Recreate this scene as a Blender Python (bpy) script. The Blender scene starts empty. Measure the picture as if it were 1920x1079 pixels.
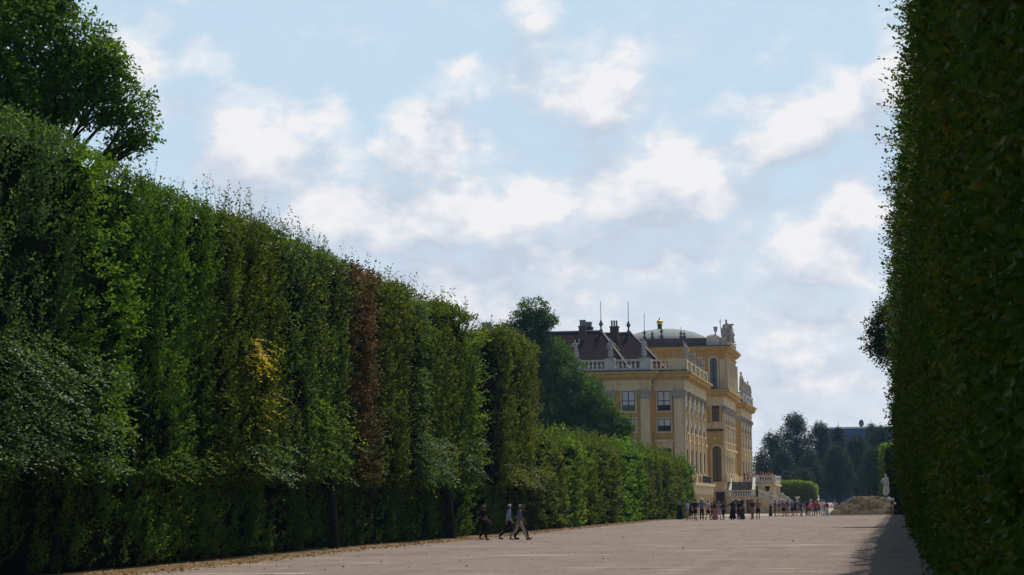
import bpy, bmesh, math, random
import numpy as np
from mathutils import Matrix, Vector

scene = bpy.context.scene
COL = scene.collection
R = math.radians
rng = np.random.default_rng(7)
random.seed(7)

# ------------------------------------------------------------------ camera
F = 4200.0
CAM = np.array([0.0, 0.0, 1.62])
ROLL = 0.011
_n = np.array([730.0, -401.5, -F]); _n /= np.linalg.norm(_n)
_k = math.hypot(_n[1], _n[2]); _q = ROLL * _n[0] / (_k * math.cos(ROLL)); _t = math.atan2(_n[2], _n[1]) + math.acos(_q)
_u = np.array([-math.sin(ROLL), math.cos(ROLL) * math.cos(_t), math.cos(ROLL) * math.sin(_t)])
if _u[1] < 0:
    _t = math.atan2(_n[2], _n[1]) - math.acos(_q)
    _u = np.array([-math.sin(ROLL), math.cos(ROLL) * math.cos(_t), math.cos(ROLL) * math.sin(_t)])
_x = np.cross(_n, _u)                       # world X in camera axes
AX = np.stack([_x, _n, _u])                 # rows: world X, Y, Z in camera axes

def ray(px, py):
    v = np.array([px - 960.0, -(py - 539.5), -F])
    d = AX @ v
    return d / np.linalg.norm(d)
def at(px, py, Y):
    """Point on the plane y = Y that lies behind a point measured in the photograph."""
    d = ray(px, py)
    return CAM + d * (Y / d[1])
def proj(p):
    c = AX.T @ (np.asarray(p, float) - CAM)
    return 960 + F * c[0] / -c[2], 539.5 - F * c[1] / -c[2]
def xat(px, Y, z=0.0):
    a, b = -40.0, 10.0
    for _ in range(40):
        m = (a + b) / 2
        if proj((m, Y, z))[0] < px: a = m
        else: b = m
    return (a + b) / 2
def zat(px, py, Y): return at(px, py, Y)[2]

cd = bpy.data.cameras.new("camera"); cam = bpy.data.objects.new("camera", cd); COL.objects.link(cam)
m = Matrix([[AX[i][j] for j in range(3)] for i in range(3)]).to_4x4()
m.translation = Vector(CAM)
cam.matrix_world = m
cd.sensor_width = 36; cd.sensor_fit = 'HORIZONTAL'; cd.lens = 36 * F / 1920
cd.clip_start = 0.5; cd.clip_end = 6000
scene.camera = cam
cd.dof.use_dof = True; cd.dof.focus_distance = 140; cd.dof.aperture_fstop = 8.0

# ------------------------------------------------------------------ materials
def node_mat(name):
    mt = bpy.data.materials.new(name); mt.use_nodes = True
    nt = mt.node_tree; nt.nodes.clear()
    out = nt.nodes.new("ShaderNodeOutputMaterial")
    return mt, nt, out
_mats = {}
def mat(name, c1, c2=None, scale=3.0, rough=0.8, bump=0.0, metal=0.0, spec=0.08, stretch=(1, 1, 1), detail=6, lo=.35, hi=.65):
    if name in _mats: return _mats[name]
    mt, nt, out = node_mat(name)
    N = nt.nodes.new; Lk = nt.links.new
    bs = N("ShaderNodeBsdfPrincipled"); Lk(bs.outputs[0], out.inputs[0])
    bs.inputs["Roughness"].default_value = rough; bs.inputs["Metallic"].default_value = metal
    bs.inputs["Specular IOR Level"].default_value = spec
    if c2 is None: c2 = tuple(v * .85 for v in c1)
    tc = N("ShaderNodeTexCoord"); mp = N("ShaderNodeMapping"); mp.inputs["Scale"].default_value = stretch
    Lk(tc.outputs["Object"], mp.inputs["Vector"])
    nz = N("ShaderNodeTexNoise"); nz.inputs["Scale"].default_value = scale; nz.inputs["Detail"].default_value = detail
    Lk(mp.outputs[0], nz.inputs["Vector"])
    mr = N("ShaderNodeMapRange"); mr.inputs[1].default_value = lo; mr.inputs[2].default_value = hi
    Lk(nz.outputs["Fac"], mr.inputs[0])
    mx = N("ShaderNodeMix"); mx.data_type = 'RGBA'
    mx.inputs[6].default_value = (*c1, 1); mx.inputs[7].default_value = (*c2, 1)
    Lk(mr.outputs[0], mx.inputs[0]); Lk(mx.outputs[2], bs.inputs["Base Color"])
    if bump:
        bp = N("ShaderNodeBump"); bp.inputs["Strength"].default_value = bump; bp.inputs["Distance"].default_value = .05
        Lk(nz.outputs["Fac"], bp.inputs["Height"]); Lk(bp.outputs[0], bs.inputs["Normal"])
    _mats[name] = mt
    return mt

def leaf_mat(name, c0, c1, c2, rough=.65, trans=.40, spec=.04, tcol=None):
    """Leaves: a colour of their own each (attribute tint), glossy above, letting some light through."""
    if name in _mats: return _mats[name]
    mt, nt, out = node_mat(name)
    N = nt.nodes.new; Lk = nt.links.new
    at_ = N("ShaderNodeAttribute"); at_.attribute_name = "tint"
    cr = N("ShaderNodeValToRGB"); e = cr.color_ramp.elements
    e[0].position = 0; e[0].color = (*c0, 1); e[1].position = .97; e[1].color = (*c2, 1)
    k = cr.color_ramp.elements.new(.6); k.color = (*c1, 1)
    Lk(at_.outputs["Fac"], cr.inputs[0])
    bs = N("ShaderNodeBsdfPrincipled"); bs.inputs["Roughness"].default_value = rough
    bs.inputs["Specular IOR Level"].default_value = spec
    Lk(cr.outputs[0], bs.inputs["Base Color"])
    tr = N("ShaderNodeBsdfTranslucent")
    hs = N("ShaderNodeMix"); hs.data_type = 'RGBA'; hs.blend_type = 'MULTIPLY'; hs.inputs[0].default_value = 1
    hs.inputs[7].default_value = (*(tcol or (1.9, 1.6, .5)), 1)
    Lk(cr.outputs[0], hs.inputs[6]); Lk(hs.outputs[2], tr.inputs[0])
    ms = N("ShaderNodeMixShader"); ms.inputs[0].default_value = trans
    Lk(bs.outputs[0], ms.inputs[1]); Lk(tr.outputs[0], ms.inputs[2]); Lk(ms.outputs[0], out.inputs[0])
    _mats[name] = mt
    return mt

# ------------------------------------------------------------------ object helpers
def tag(o, label=None, cat=None, group=None, kind=None):
    if label: o["label"] = label
    if cat: o["category"] = cat
    if group: o["group"] = group
    if kind: o["kind"] = kind
    return o
def link(name, me, material=None, parent=None):
    o = bpy.data.objects.new(name, me); COL.objects.link(o)
    if material is not None: me.materials.append(material)
    if parent is not None:
        o.parent = parent
        if parent.name not in LOCAL: o.matrix_parent_inverse = parent.matrix_basis.inverted()
    return o
LOCAL = set()                                # things whose parts are modelled around their own origin
def empty(name, loc, label, cat, group=None, rz=0):
    o = bpy.data.objects.new(name, None); COL.objects.link(o)
    o.location = loc; o.rotation_euler = (0, 0, rz)
    return tag(o, label, cat, group)
def pydata(name, v, f, smooth=False):
    me = bpy.data.meshes.new(name); me.from_pydata([tuple(map(float, p)) for p in v], [], f); me.update()
    if smooth:
        for p in me.polygons: p.use_smooth = True
    return me

class MB:
    def __init__(s): s.v = []; s.f = []
    def add(s, v, f):
        b = len(s.v); s.v += [tuple(map(float, p)) for p in v]; s.f += [tuple(i + b for i in q) for q in f]; return s
    def box(s, x0, x1, y0, y1, z0, z1):
        return s.add([(x, y, z) for z in (z0, z1) for x, y in ((x0, y0), (x1, y0), (x1, y1), (x0, y1))],
                     [(3, 2, 1, 0), (4, 5, 6, 7), (0, 1, 5, 4), (1, 2, 6, 5), (2, 3, 7, 6), (3, 0, 4, 7)])
    def frus(s, x0, x1, y0, y1, z0, X0, X1, Y0, Y1, z1):
        return s.add([(x0, y0, z0), (x1, y0, z0), (x1, y1, z0), (x0, y1, z0), (X0, Y0, z1), (X1, Y0, z1), (X1, Y1, z1), (X0, Y1, z1)],
                     [(3, 2, 1, 0), (4, 5, 6, 7), (0, 1, 5, 4), (1, 2, 6, 5), (2, 3, 7, 6), (3, 0, 4, 7)])
    def lathe(s, cx, cy, prof, n=10, sx=1, sy=1):
        v = []; f = []
        for r, z in prof:
            for k in range(n):
                a = 2 * math.pi * k / n; v.append((cx + r * sx * math.cos(a), cy + r * sy * math.sin(a), z))
        for i in range(len(prof) - 1):
            for k in range(n):
                f.append((i * n + k, i * n + (k + 1) % n, (i + 1) * n + (k + 1) % n, (i + 1) * n + k))
        f.append(tuple(range(n))[::-1]); f.append(tuple(range((len(prof) - 1) * n, len(prof) * n)))
        return s.add(v, f)
    def tube(s, pts, rads, n=7):
        pts = [Vector(p) for p in pts]; v = []; f = []
        ref = Vector((.3, .8, .1))
        for i, p in enumerate(pts):
            d = (pts[min(i + 1, len(pts) - 1)] - pts[max(i - 1, 0)]).normalized()
            r_ = ref if abs(d.dot(ref.normalized())) < .9 else Vector((1, 0, 0))
            a = d.cross(r_).normalized(); b = d.cross(a)
            for k in range(n):
                t = 2 * math.pi * k / n; v.append(p + (a * math.cos(t) + b * math.sin(t)) * rads[i])
        for i in range(len(pts) - 1):
            for k in range(n):
                f.append((i * n + k, i * n + (k + 1) % n, (i + 1) * n + (k + 1) % n, (i + 1) * n + k))
        f.append(tuple(range(n))[::-1]); f.append(tuple(range((len(pts) - 1) * n, len(pts) * n)))
        return s.add(v, f)
    def poly(s, pts): return s.add(pts, [tuple(range(len(pts)))])
    def prism(s, outline, axis, a, b):
        """outline of 2-D points pushed from a to b along axis ('x' or 'y')"""
        n = len(outline)
        P = (lambda q, t: (t, q[0], q[1])) if axis == 'x' else (lambda q, t: (q[0], t, q[1]))
        v = [P(q, a) for q in outline] + [P(q, b) for q in outline]
        f = [tuple(range(n)), tuple(range(n, 2 * n))[::-1]] + [(i, (i + 1) % n, n + (i + 1) % n, n + i) for i in range(n)]
        return s.add(v, f)
    def build(s, name, material, parent=None, smooth=False):
        me = pydata(name, s.v, s.f, smooth)
        bm = bmesh.new(); bm.from_mesh(me); bmesh.ops.recalc_face_normals(bm, faces=bm.faces); bm.to_mesh(me); bm.free()
        return link(name, me, material, parent)

# ------------------------------------------------------------------ numpy noise and leaves
_tab = np.random.default_rng(3).random((256, 256))
def vnoise(x, y):
    x = np.asarray(x, float) + 900.37; y = np.asarray(y, float) + 700.11
    xi = np.floor(x).astype(int); yi = np.floor(y).astype(int)
    fx = x - xi; fy = y - yi; fx = fx * fx * (3 - 2 * fx); fy = fy * fy * (3 - 2 * fy)
    g = lambda a, b: _tab[a & 255, b & 255]
    return (g(xi, yi) * (1 - fx) + g(xi + 1, yi) * fx) * (1 - fy) + (g(xi, yi + 1) * (1 - fx) + g(xi + 1, yi + 1) * fx) * fy
def fbm(x, y, o=3):
    s = 0; a = 1; t = 0
    for i in range(o): s = s + a * vnoise(x * 2 ** i + i * 17.3, y * 2 ** i + i * 5.1); t += a; a *= .5
    return s / t
def nrm(a): return a / np.maximum(np.linalg.norm(a, axis=1, keepdims=True), 1e-9)

_quad = np.array([[0, 0, 0], [.45, -.5, .10], [1, 0, -.05], [.45, .5, .10]])
_quadF = [[0, 1, 2], [0, 2, 3]]
_oval = np.array([[0, 0, 0], [.28, -.42, .10], [.68, -.40, .08], [1, 0, -.06], [.68, .40, .08], [.28, .42, .10], [.5, 0, 0]])
_ovalF = [[0, 1, 6], [1, 2, 6], [2, 3, 6], [0, 6, 5], [5, 6, 4], [4, 6, 3]]
def leaf_mesh(name, P, D, Nn, L, W, tint, shape='quad'):
    """One mesh of many folded leaves: base point P, axis D, upper side Nn, length L, width W."""
    T, TF = (_quad, _quadF) if shape == 'quad' else (_oval, _ovalF)
    T = np.asarray(T); TF = np.asarray(TF)
    D = nrm(D); S = nrm(np.cross(Nn, D)); U = np.cross(D, S)
    n = len(P); k = len(T); q = len(TF)
    V = (P[:, None, :] + D[:, None, :] * (T[None, :, 0:1] * L[:, None, None])
         + S[:, None, :] * (T[None, :, 1:2] * W[:, None, None]) + U[:, None, :] * (T[None, :, 2:3] * L[:, None, None]))
    V = V.reshape(-1, 3).astype(np.float32)
    FI = (TF[None] + (np.arange(n) * k)[:, None, None]).reshape(-1).astype(np.int32)
    me = bpy.data.meshes.new(name)
    me.vertices.add(len(V)); me.vertices.foreach_set("co", V.ravel())
    me.loops.add(len(FI)); me.loops.foreach_set("vertex_index", FI)
    me.polygons.add(n * q); me.polygons.foreach_set("loop_start", np.arange(0, n * q * 3, 3, dtype=np.int32))
    a = me.attributes.new("tint", 'FLOAT', 'POINT')
    a.data.foreach_set("value", np.repeat(np.clip(tint, 0, 1), k).astype(np.float32))
    me.update(calc_edges=True)
    return me
def twig_leaves(P0, Dr, Ln, nl, L, out, side_amt=.8, jit=.35, njit=.5, wid=.62, tbase=None, rs=None, sag=0.0):
    """Leaves set alternately along many short shoots. out: the way the upper leaf sides look."""
    n = len(P0); k = nl
    t = np.tile((np.arange(k) + .5) / k, n); idx = np.repeat(np.arange(n), k)
    D = nrm(Dr)[idx]; P = P0[idx] + D * (Ln[idx] * t)[:, None]
    P[:, 2] -= sag * t * t
    rv = rs.normal(size=(n, 3))[idx]
    S = nrm(np.cross(D, out[idx] + rv * .15)); sg = np.tile(np.where(np.arange(k) % 2 == 0, 1.0, -1.0), n)
    A = D * .7 + S * (side_amt * sg)[:, None] + rs.normal(size=(n * k, 3)) * jit
    Nn = out[idx] + rs.normal(size=(n * k, 3)) * njit
    le = L[idx] * rs.uniform(.65, 1.2, n * k)
    P = P + rs.normal(size=(n * k, 3)) * (L[idx] * .25)[:, None]
    tb = (tbase[idx] if tbase is not None else .45) + rs.normal(size=n * k) * .2
    return P, A, Nn, le, le * wid, tb
def stems(name, P0, Dr, ln, r, material, parent, sag=0.0):
    """A thin three-sided tapering stem for every shoot."""
    D = nrm(Dr); a = nrm(np.cross(D, np.array([.31, .2, .93]))); b = np.cross(D, a); n = len(P0)
    tip = P0 + D * ln[:, None]; tip[:, 2] -= sag
    V = []
    for k in range(3):
        t = 2 * math.pi * k / 3; o = a * math.cos(t) + b * math.sin(t)
        V += [P0 - D * .1 + o * r, tip + o * r * .35]
    V = np.stack(V, 1).reshape(-1, 3)
    f = []
    for i in range(n):
        q = i * 6
        for k in range(3): k2 = (k + 1) % 3; f.append((q + 2 * k, q + 2 * k2, q + 2 * k2 + 1, q + 2 * k + 1))
    return link(name, pydata(name, V, f), material, parent)
def cat(parts): return [np.concatenate(c) for c in zip(*parts)]

# ------------------------------------------------------------------ ground height
def gz(Y):
    return float(np.interp(Y, GY, GZ)) if np.isscalar(Y) else np.interp(Y, GY, GZ)
GY, GZ = [-200, 62, 88, 125, 195, 230, 262, 300, 420, 580, 700, 3000], [-.18, -.18, -.05, 0, .20, .13, .10, -.12, -.12, 1.45, 1.6, 1.6]
# ------------------------------------------------------------------ world: sky with clouds
SUN_EL, SUN_AZ = 55.0, 12.0              # azimuth to the right of the avenue direction (+Y)
w = bpy.data.worlds.new("World"); scene.world = w; w.use_nodes = True
nt = w.node_tree; nt.nodes.clear(); N = nt.nodes.new; Lk = nt.links.new
wo = N("ShaderNodeOutputWorld"); bg = N("ShaderNodeBackground"); Lk(bg.outputs[0], wo.inputs[0])
sky = N("ShaderNodeTexSky"); sky.sky_type = 'NISHITA'; sky.sun_disc = False
sky.sun_elevation = R(SUN_EL); sky.sun_rotation = R(SUN_AZ); sky.dust_density = 1.2; sky.air_density = 1.0; sky.ozone_density = 1.5
SKY_STR = .1
bg.inputs[1].default_value = SKY_STR
tc = N("ShaderNodeTexCoord")
sx = N("ShaderNodeSeparateXYZ"); Lk(tc.outputs["Generated"], sx.inputs[0])
def math_(tree, op, a, b=None, clamp=False):
    n = tree.nodes.new("ShaderNodeMath"); n.operation = op; n.use_clamp = clamp
    for i, v in enumerate((a, b)):
        if v is None: continue
        if isinstance(v, (int, float)): n.inputs[i].default_value = v
        else: tree.links.new(v, n.inputs[i])
    return n.outputs[0]
az = math_(nt, 'ARCTAN2', sx.outputs[0], sx.outputs[1]); el = math_(nt, 'ARCSINE', sx.outputs[2])
cb = N("ShaderNodeCombineXYZ"); Lk(az, cb.inputs[0]); Lk(el, cb.inputs[1])
def azel(px, py):
    d = ray(px, py); return math.atan2(d[0], d[1]), math.asin(d[2])
#        px    py   rx   ry  tilt  amp   (measured in the photograph; they become directions of the sky)
BLOBS = [(480, 270, 190, 120, 10, 1.0), (575, 215, 90, 60, 10, .8), (1120, 125, 200, 95, 10, 1.0), (1160, 80, 110, 50, 5, .85), (1560, 210, 230, 110, 28, 1.05), (1640, 140, 110, 80, 10, 1.0),
         (900, 390, 380, 95, 10, 1.05), (1230, 335, 300, 100, 12, 1.0), (670, 400, 170, 80, 25, .9), (1520, 480, 200, 95, 12, 1.0), (1600, 440, 130, 60, 0, .8),
         (760, 262, 150, 60, 8, .8), (840, 180, 100, 40, 12, .62), (355, 80, 110, 44, 5, .66), (240, 95, 90, 80, 0, .8),
         (1000, 18, 100, 42, 12, .6), (930, 250, 60, 50, 0, .55), (1000, 500, 620, 110, 4, .80), (1520, 620, 380, 80, 6, .62),
         (1500, 720, 420, 90, 0, .66), (1020, 610, 420, 90, 0, .72), (300, 165, 100, 60, 0, .5), (700, 320, 300, 70, 5, .6),
         (-500, 300, 420, 150, 5, 1.0), (-1100, 100, 380, 170, 0, 1.0), (2600, 250, 400, 150, 5, 1.0), (3500, 60, 500, 190, 0, 1.0)]
grp = bpy.data.node_groups.new("cloud_field", 'ShaderNodeTree')
grp.interface.new_socket("Vector", in_out='INPUT', socket_type='NodeSocketVector')
grp.interface.new_socket("Field", in_out='OUTPUT', socket_type='NodeSocketFloat')
gi = grp.nodes.new("NodeGroupInput"); go = grp.nodes.new("NodeGroupOutput")
gN = grp.nodes.new; gL = grp.links.new
wn = gN("ShaderNodeTexNoise"); wn.inputs["Scale"].default_value = 16; wn.inputs["Detail"].default_value = 3
gL(gi.outputs[0], wn.inputs["Vector"])
ws = gN("ShaderNodeVectorMath"); ws.operation = 'SUBTRACT'; gL(wn.outputs["Color"], ws.inputs[0]); ws.inputs[1].default_value = (.5, .5, .5)
wm = gN("ShaderNodeVectorMath"); wm.operation = 'MULTIPLY_ADD'; gL(ws.outputs[0], wm.inputs[0]); wm.inputs[1].default_value = (.085, .06, 0); gL(gi.outputs[0], wm.inputs[2])
acc = None
for (px, py, rx, ry, tl, amp) in BLOBS:
    a, e = azel(px, py)
    mp = gN("ShaderNodeMapping"); mp.vector_type = 'TEXTURE'
    mp.inputs["Location"].default_value = (a, e, 0); mp.inputs["Rotation"].default_value = (0, 0, R(tl)); mp.inputs["Scale"].default_value = (rx * 1.12 / F, ry * 1.35 / F, 1)
    gL(wm.outputs[0], mp.inputs["Vector"])
    ln = gN("ShaderNodeVectorMath"); ln.operation = 'LENGTH'; gL(mp.outputs[0], ln.inputs[0])
    mr = gN("ShaderNodeMapRange"); mr.interpolation_type = 'SMOOTHSTEP'
    mr.inputs[1].default_value = 0.0; mr.inputs[2].default_value = 1.25; mr.inputs[3].default_value = amp; mr.inputs[4].default_value = 0
    gL(ln.outputs["Value"], mr.inputs[0])
    acc = mr.outputs[0] if acc is None else math_(grp, 'MAXIMUM', acc, mr.outputs[0])
mp = gN("ShaderNodeMapping"); mp.inputs["Scale"].default_value = (1, 1.5, 1); gL(gi.outputs[0], mp.inputs["Vector"])
fn = gN("ShaderNodeTexNoise"); fn.inputs["Scale"].default_value = 33; fn.inputs["Detail"].default_value = 7; fn.inputs["Roughness"].default_value = .58
gL(mp.outputs[0], fn.inputs["Vector"])
fo = math_(grp, 'MULTIPLY', math_(grp, 'SUBTRACT', fn.outputs["Fac"], .5), 1.95)
gL(math_(grp, 'ADD', acc, fo), go.inputs[0])
def field(dx, dy):
    v = N("ShaderNodeVectorMath"); v.operation = 'ADD'; Lk(cb.outputs[0], v.inputs[0]); v.inputs[1].default_value = (dx, dy, 0)
    g = N("ShaderNodeGroup"); g.node_tree = grp; Lk(v.outputs[0], g.inputs[0]); return g.outputs[0]
f0 = field(0, 0); f1 = field(.006, .020)
dn = N("ShaderNodeMapRange"); dn.interpolation_type = 'SMOOTHSTEP'; Lk(f0, dn.inputs[0]); dn.inputs[1].default_value = .30; dn.inputs[2].default_value = .74
ds = N("ShaderNodeMapRange"); ds.interpolation_type = 'SMOOTHSTEP'; Lk(f0, ds.inputs[0]); ds.inputs[1].default_value = -.05; ds.inputs[2].default_value = .75; ds.inputs[4].default_value = .68
df = math_(nt, 'SUBTRACT', f0, f1)
lit = math_(nt, 'ADD', math_(nt, 'MULTIPLY', df, 1.35), .36, True)
cc = N("ShaderNodeMix"); cc.data_type = 'RGBA'; Lk(lit, cc.inputs[0])
K = 1 / SKY_STR
CLOUD_DARK = (.56, .625, .74); CLOUD_LIT = (.92, .905, .91)
cc.inputs[6].default_value = (*[v * K for v in CLOUD_DARK], 1); cc.inputs[7].default_value = (*[v * K for v in CLOUD_LIT], 1)
# thin veil of high haze over the blue
vl = N("ShaderNodeMix"); vl.data_type = 'RGBA'; vl.inputs[0].default_value = .62; VEIL = vl
lo_ = N("ShaderNodeMapRange"); lo_.interpolation_type = 'SMOOTHSTEP'; Lk(el, lo_.inputs[0]); lo_.inputs[1].default_value = .03; lo_.inputs[2].default_value = .17
vc = N("ShaderNodeMix"); vc.data_type = 'RGBA'; Lk(lo_.outputs[0], vc.inputs[0]); vc.inputs[6].default_value = (.73 * K, .80 * K, .91 * K, 1); vc.inputs[7].default_value = (.56 * K, .73 * K, .88 * K, 1)
Lk(vc.outputs[2], vl.inputs[7]); Lk(sky.outputs[0], vl.inputs[6])
dt = N("ShaderNodeVectorMath"); dt.operation = 'DOT_PRODUCT'; Lk(tc.outputs["Generated"], dt.inputs[0]); dt.inputs[1].default_value = (math.sin(R(SUN_AZ)), math.cos(R(SUN_AZ)), .25)
vr = N("ShaderNodeMapRange"); vr.interpolation_type = 'SMOOTHSTEP'; Lk(dt.outputs["Value"], vr.inputs[0])
vr.inputs[1].default_value = -.1; vr.inputs[2].default_value = .95; vr.inputs[3].default_value = .0; vr.inputs[4].default_value = .88
Lk(vr.outputs[0], VEIL.inputs[0])
fin = N("ShaderNodeMix"); fin.data_type = 'RGBA'
fw_ = N("ShaderNodeMapRange"); fw_.interpolation_type = 'SMOOTHSTEP'; Lk(dt.outputs["Value"], fw_.inputs[0]); fw_.inputs[1].default_value = .35; fw_.inputs[2].default_value = .85; fw_.inputs[3].default_value = .12
Lk(math_(nt, 'MULTIPLY', math_(nt, 'MAXIMUM', math_(nt, 'MULTIPLY', dn.outputs[0], .93), ds.outputs[0]), fw_.outputs[0]), fin.inputs[0]); Lk(vl.outputs[2], fin.inputs[6]); Lk(cc.outputs[2], fin.inputs[7])
Lk(fin.outputs[2], bg.inputs[0])

sl = bpy.data.lights.new("sun", 'SUN'); sl.energy = 4.9; sl.angle = R(.53); sl.color = (1, .94, .84)
so = bpy.data.objects.new("sun", sl); COL.objects.link(so)
sd = Vector((math.sin(R(SUN_AZ)) * math.cos(R(SUN_EL)), math.cos(R(SUN_AZ)) * math.cos(R(SUN_EL)), math.sin(R(SUN_EL))))
so.rotation_euler = sd.to_track_quat('Z', 'Y').to_euler()
so.location = sd * 300

vs = scene.view_settings; vs.view_transform = 'Standard'; vs.look = 'None'; vs.exposure = 0; vs.gamma = 1; vs.use_curve_mapping = False
scene.cycles.max_bounces = 6; scene.cycles.transparent_max_bounces = 4; scene.cycles.diffuse_bounces = 3; scene.cycles.glossy_bounces = 2
scene.cycles.transmission_bounces = 3; scene.cycles.caustics_reflective = False; scene.cycles.caustics_refractive = False

# ------------------------------------------------------------------ ground, avenue, verge
def sheet(name, xs, ys, dz, material, wob=None):
    v = []; f = []
    for j, y in enumerate(ys):
        for i, x in enumerate(xs):
            xx = x
            if wob and i in wob: xx = x + wob[i] * (fbm(y * .35, i * 3.7) - .5)
            v.append((xx, y, gz(y) + dz))
    nx = len(xs)
    for j in range(len(ys) - 1):
        for i in range(nx - 1):
            f.append((j * nx + i, j * nx + i + 1, (j + 1) * nx + i + 1, (j + 1) * nx + i))
    return link(name, pydata(name, v, f), material)
ys_far = [-80, 0, 62, 75, 88, 105, 125, 160, 195, 215, 230, 245, 262, 280, 300, 360, 420, 460, 500, 540, 580, 700, 1500, 3000]
g = sheet("ground", [-900, -200, -60, -30, 0, 30, 60, 200, 900], ys_far, -.008, mat("meadow soil", (.06, .075, .03), (.10, .09, .05), .6))
tag(g, kind='structure')

def gravel_mat():
    mt, nt, out = node_mat("raked gravel"); N = nt.nodes.new; Lk = nt.links.new
    bs = N("ShaderNodeBsdfPrincipled"); bs.inputs["Roughness"].default_value = .95; bs.inputs["Specular IOR Level"].default_value = .15
    Lk(bs.outputs[0], out.inputs[0])
    tc = N("ShaderNodeTexCoord")
    def noise(scale, st=(1, 1, 1), det=5, rough=.6):
        mp = N("ShaderNodeMapping"); mp.inputs["Scale"].default_value = st; Lk(tc.outputs["Object"], mp.inputs["Vector"])
        n = N("ShaderNodeTexNoise"); n.inputs["Scale"].default_value = scale; n.inputs["Detail"].default_value = det; n.inputs["Roughness"].default_value = rough
        Lk(mp.outputs[0], n.inputs["Vector"]); return n.outputs["Fac"]
    def ramp(v, a, b):
        m = N("ShaderNodeMapRange"); m.inputs[1].default_value = a; m.inputs[2].default_value = b; Lk(v, m.inputs[0]); return m.outputs[0]
    def mix(fac, a, b):
        m = N("ShaderNodeMix"); m.data_type = 'RGBA'; Lk(fac, m.inputs[0])
        for i, c in ((6, a), (7, b)):
            if isinstance(c, tuple): m.inputs[i].default_value = (*c, 1)
            else: Lk(c, m.inputs[i])
        return m.outputs[2]
    c = mix(ramp(noise(.22), .42, .60), (.148, .109, .090), (.095, .070, .059))
    c = mix(ramp(noise(1.0, (1.4, .07, 1), 6, .75), .34, .68), c, (.182, .137, .113))
    c = mix(ramp(noise(9, (1, .35, 1), 4, .8), .44, .74), c, (.235, .19, .16))
    c = mix(ramp(noise(5, (1, .3, 1), 4, .7), .60, .72), c, (.09, .075, .068))
    st = N("ShaderNodeMath"); st.operation = 'MULTIPLY'                     # pale dusty drag marks along the surface
    Lk(ramp(noise(.35, (.3, 1, 1), 3, .5), .56, .62), st.inputs[0]); Lk(ramp(noise(1.6, (.22, .8, 1), 5, .7), .50, .60), st.inputs[1])
    c = mix(st.outputs[0], c, (.34, .28, .20))
    Lk(c, bs.inputs["Base Color"])
    bp = N("ShaderNodeBump"); bp.inputs["Strength"].default_value = .35; bp.inputs["Distance"].default_value = .02
    Lk(noise(40, (1, 1, 1), 3), bp.inputs["Height"]); Lk(bp.outputs[0], bs.inputs["Normal"])
    return mt
ys_av = list(np.arange(-20, 258, 1.5)) + [260.0]
g = sheet("gravel_avenue", [-21.9, -21.0, -15, -8, -2, .9, 1.6], ys_av, .004, gravel_mat(), wob={0: 1.0})
tag(g, kind='structure')
g = sheet("sand_ground", [-33, -20, -10, 0, 10, 60], [261.2, 280, 300, 360, 420, 460, 500, 540, 580, 640], .004, mat("pale sand", (.31, .255, .19), (.26, .21, .16), .5))
tag(g, kind='structure')
g = MB()
for i in range(26): g.box(-30 + i * 1.2, -30 + i * 1.2 + 1.19, 260.1, 261.1, -.05, gz(260.6) + .035)
g = g.build("kerb", mat("kerb stone", (.50, .44, .34), (.42, .37, .30), 4)); tag(g, kind='structure')
g = sheet("verge_path", [-28, -22.3, -21.3], list(np.arange(30, 262, 1.0)), .012, mat("dry leaf mould", (.15, .085, .035), (.08, .065, .028), 2.2, lo=.4, hi=.6), wob={2: 1.3})
tag(g, kind='structure')
rs = np.random.default_rng(5); n = 5200
P = np.stack([-21.2 - np.abs(rs.normal(size=n)) * .8 + rs.random(n) * .9, 40 + 200 * rs.random(n) ** 1.2, np.zeros(n)], 1); P[:, 2] = gz(P[:, 1]) + .03
me = leaf_mesh("fallen_leaves", P, np.concatenate([rs.normal(size=(n, 2)), rs.normal(size=(n, 1)) * .3], 1), np.array([0, 0, 1.]) + rs.normal(size=(n, 3)) * .4,
               rs.uniform(.07, .15, n), rs.uniform(.05, .09, n), rs.random(n))
o = link("fallen_leaves", me, leaf_mat("dry leaves", (.16, .075, .025), (.28, .14, .045), (.33, .24, .06), .7, .1, .2)); tag(o, kind='stuff')

rs = np.random.default_rng(15); n = 14000
y = 42 + 150 * rs.random(n) ** 1.6; x = -21.5 + 22 * rs.random(n); keep = fbm(x * .25, y * .06, 3) + .3 * rs.random(n) > .62; x, y = x[keep], y[keep]; n = len(x)
r = rs.uniform(.007, .019, n) * (y / 60) ** .4
O8 = np.array([[1, 0, 0], [0, 1, 0], [-1, 0, 0], [0, -1, 0], [0, 0, .7]]); z0_ = gz(y)
V = (np.stack([x, y, z0_ + .003], 1)[:, None, :] + O8[None] * (r[:, None] * rs.uniform(.7, 1.3, (n, 5)))[:, :, None]).reshape(-1, 3)
fc = [(q * 5 + a, q * 5 + (a + 1) % 4, q * 5 + 4) for q in range(n) for a in range(4)]
o = link("loose_gravel", pydata("loose_gravel", V, fc), mat("loose stones", (.30, .25, .21), (.09, .075, .065), 1.7, .9)); tag(o, kind='stuff')
n = 420; y = 44 + 130 * rs.random(n) ** 1.5; x = -21.3 + 21 * rs.random(n) ** 2.2
me = leaf_mesh("scattered_leaves", np.stack([x, y, gz(y) + .015], 1), np.concatenate([rs.normal(size=(n, 2)), rs.normal(size=(n, 1)) * .25], 1), np.array([0, 0, 1.]) + rs.normal(size=(n, 3)) * .35,
               rs.uniform(.07, .14, n), rs.uniform(.05, .09, n), rs.random(n))
o = link("scattered_leaves", me, _mats["dry leaves"]); tag(o, kind='stuff')

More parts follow.
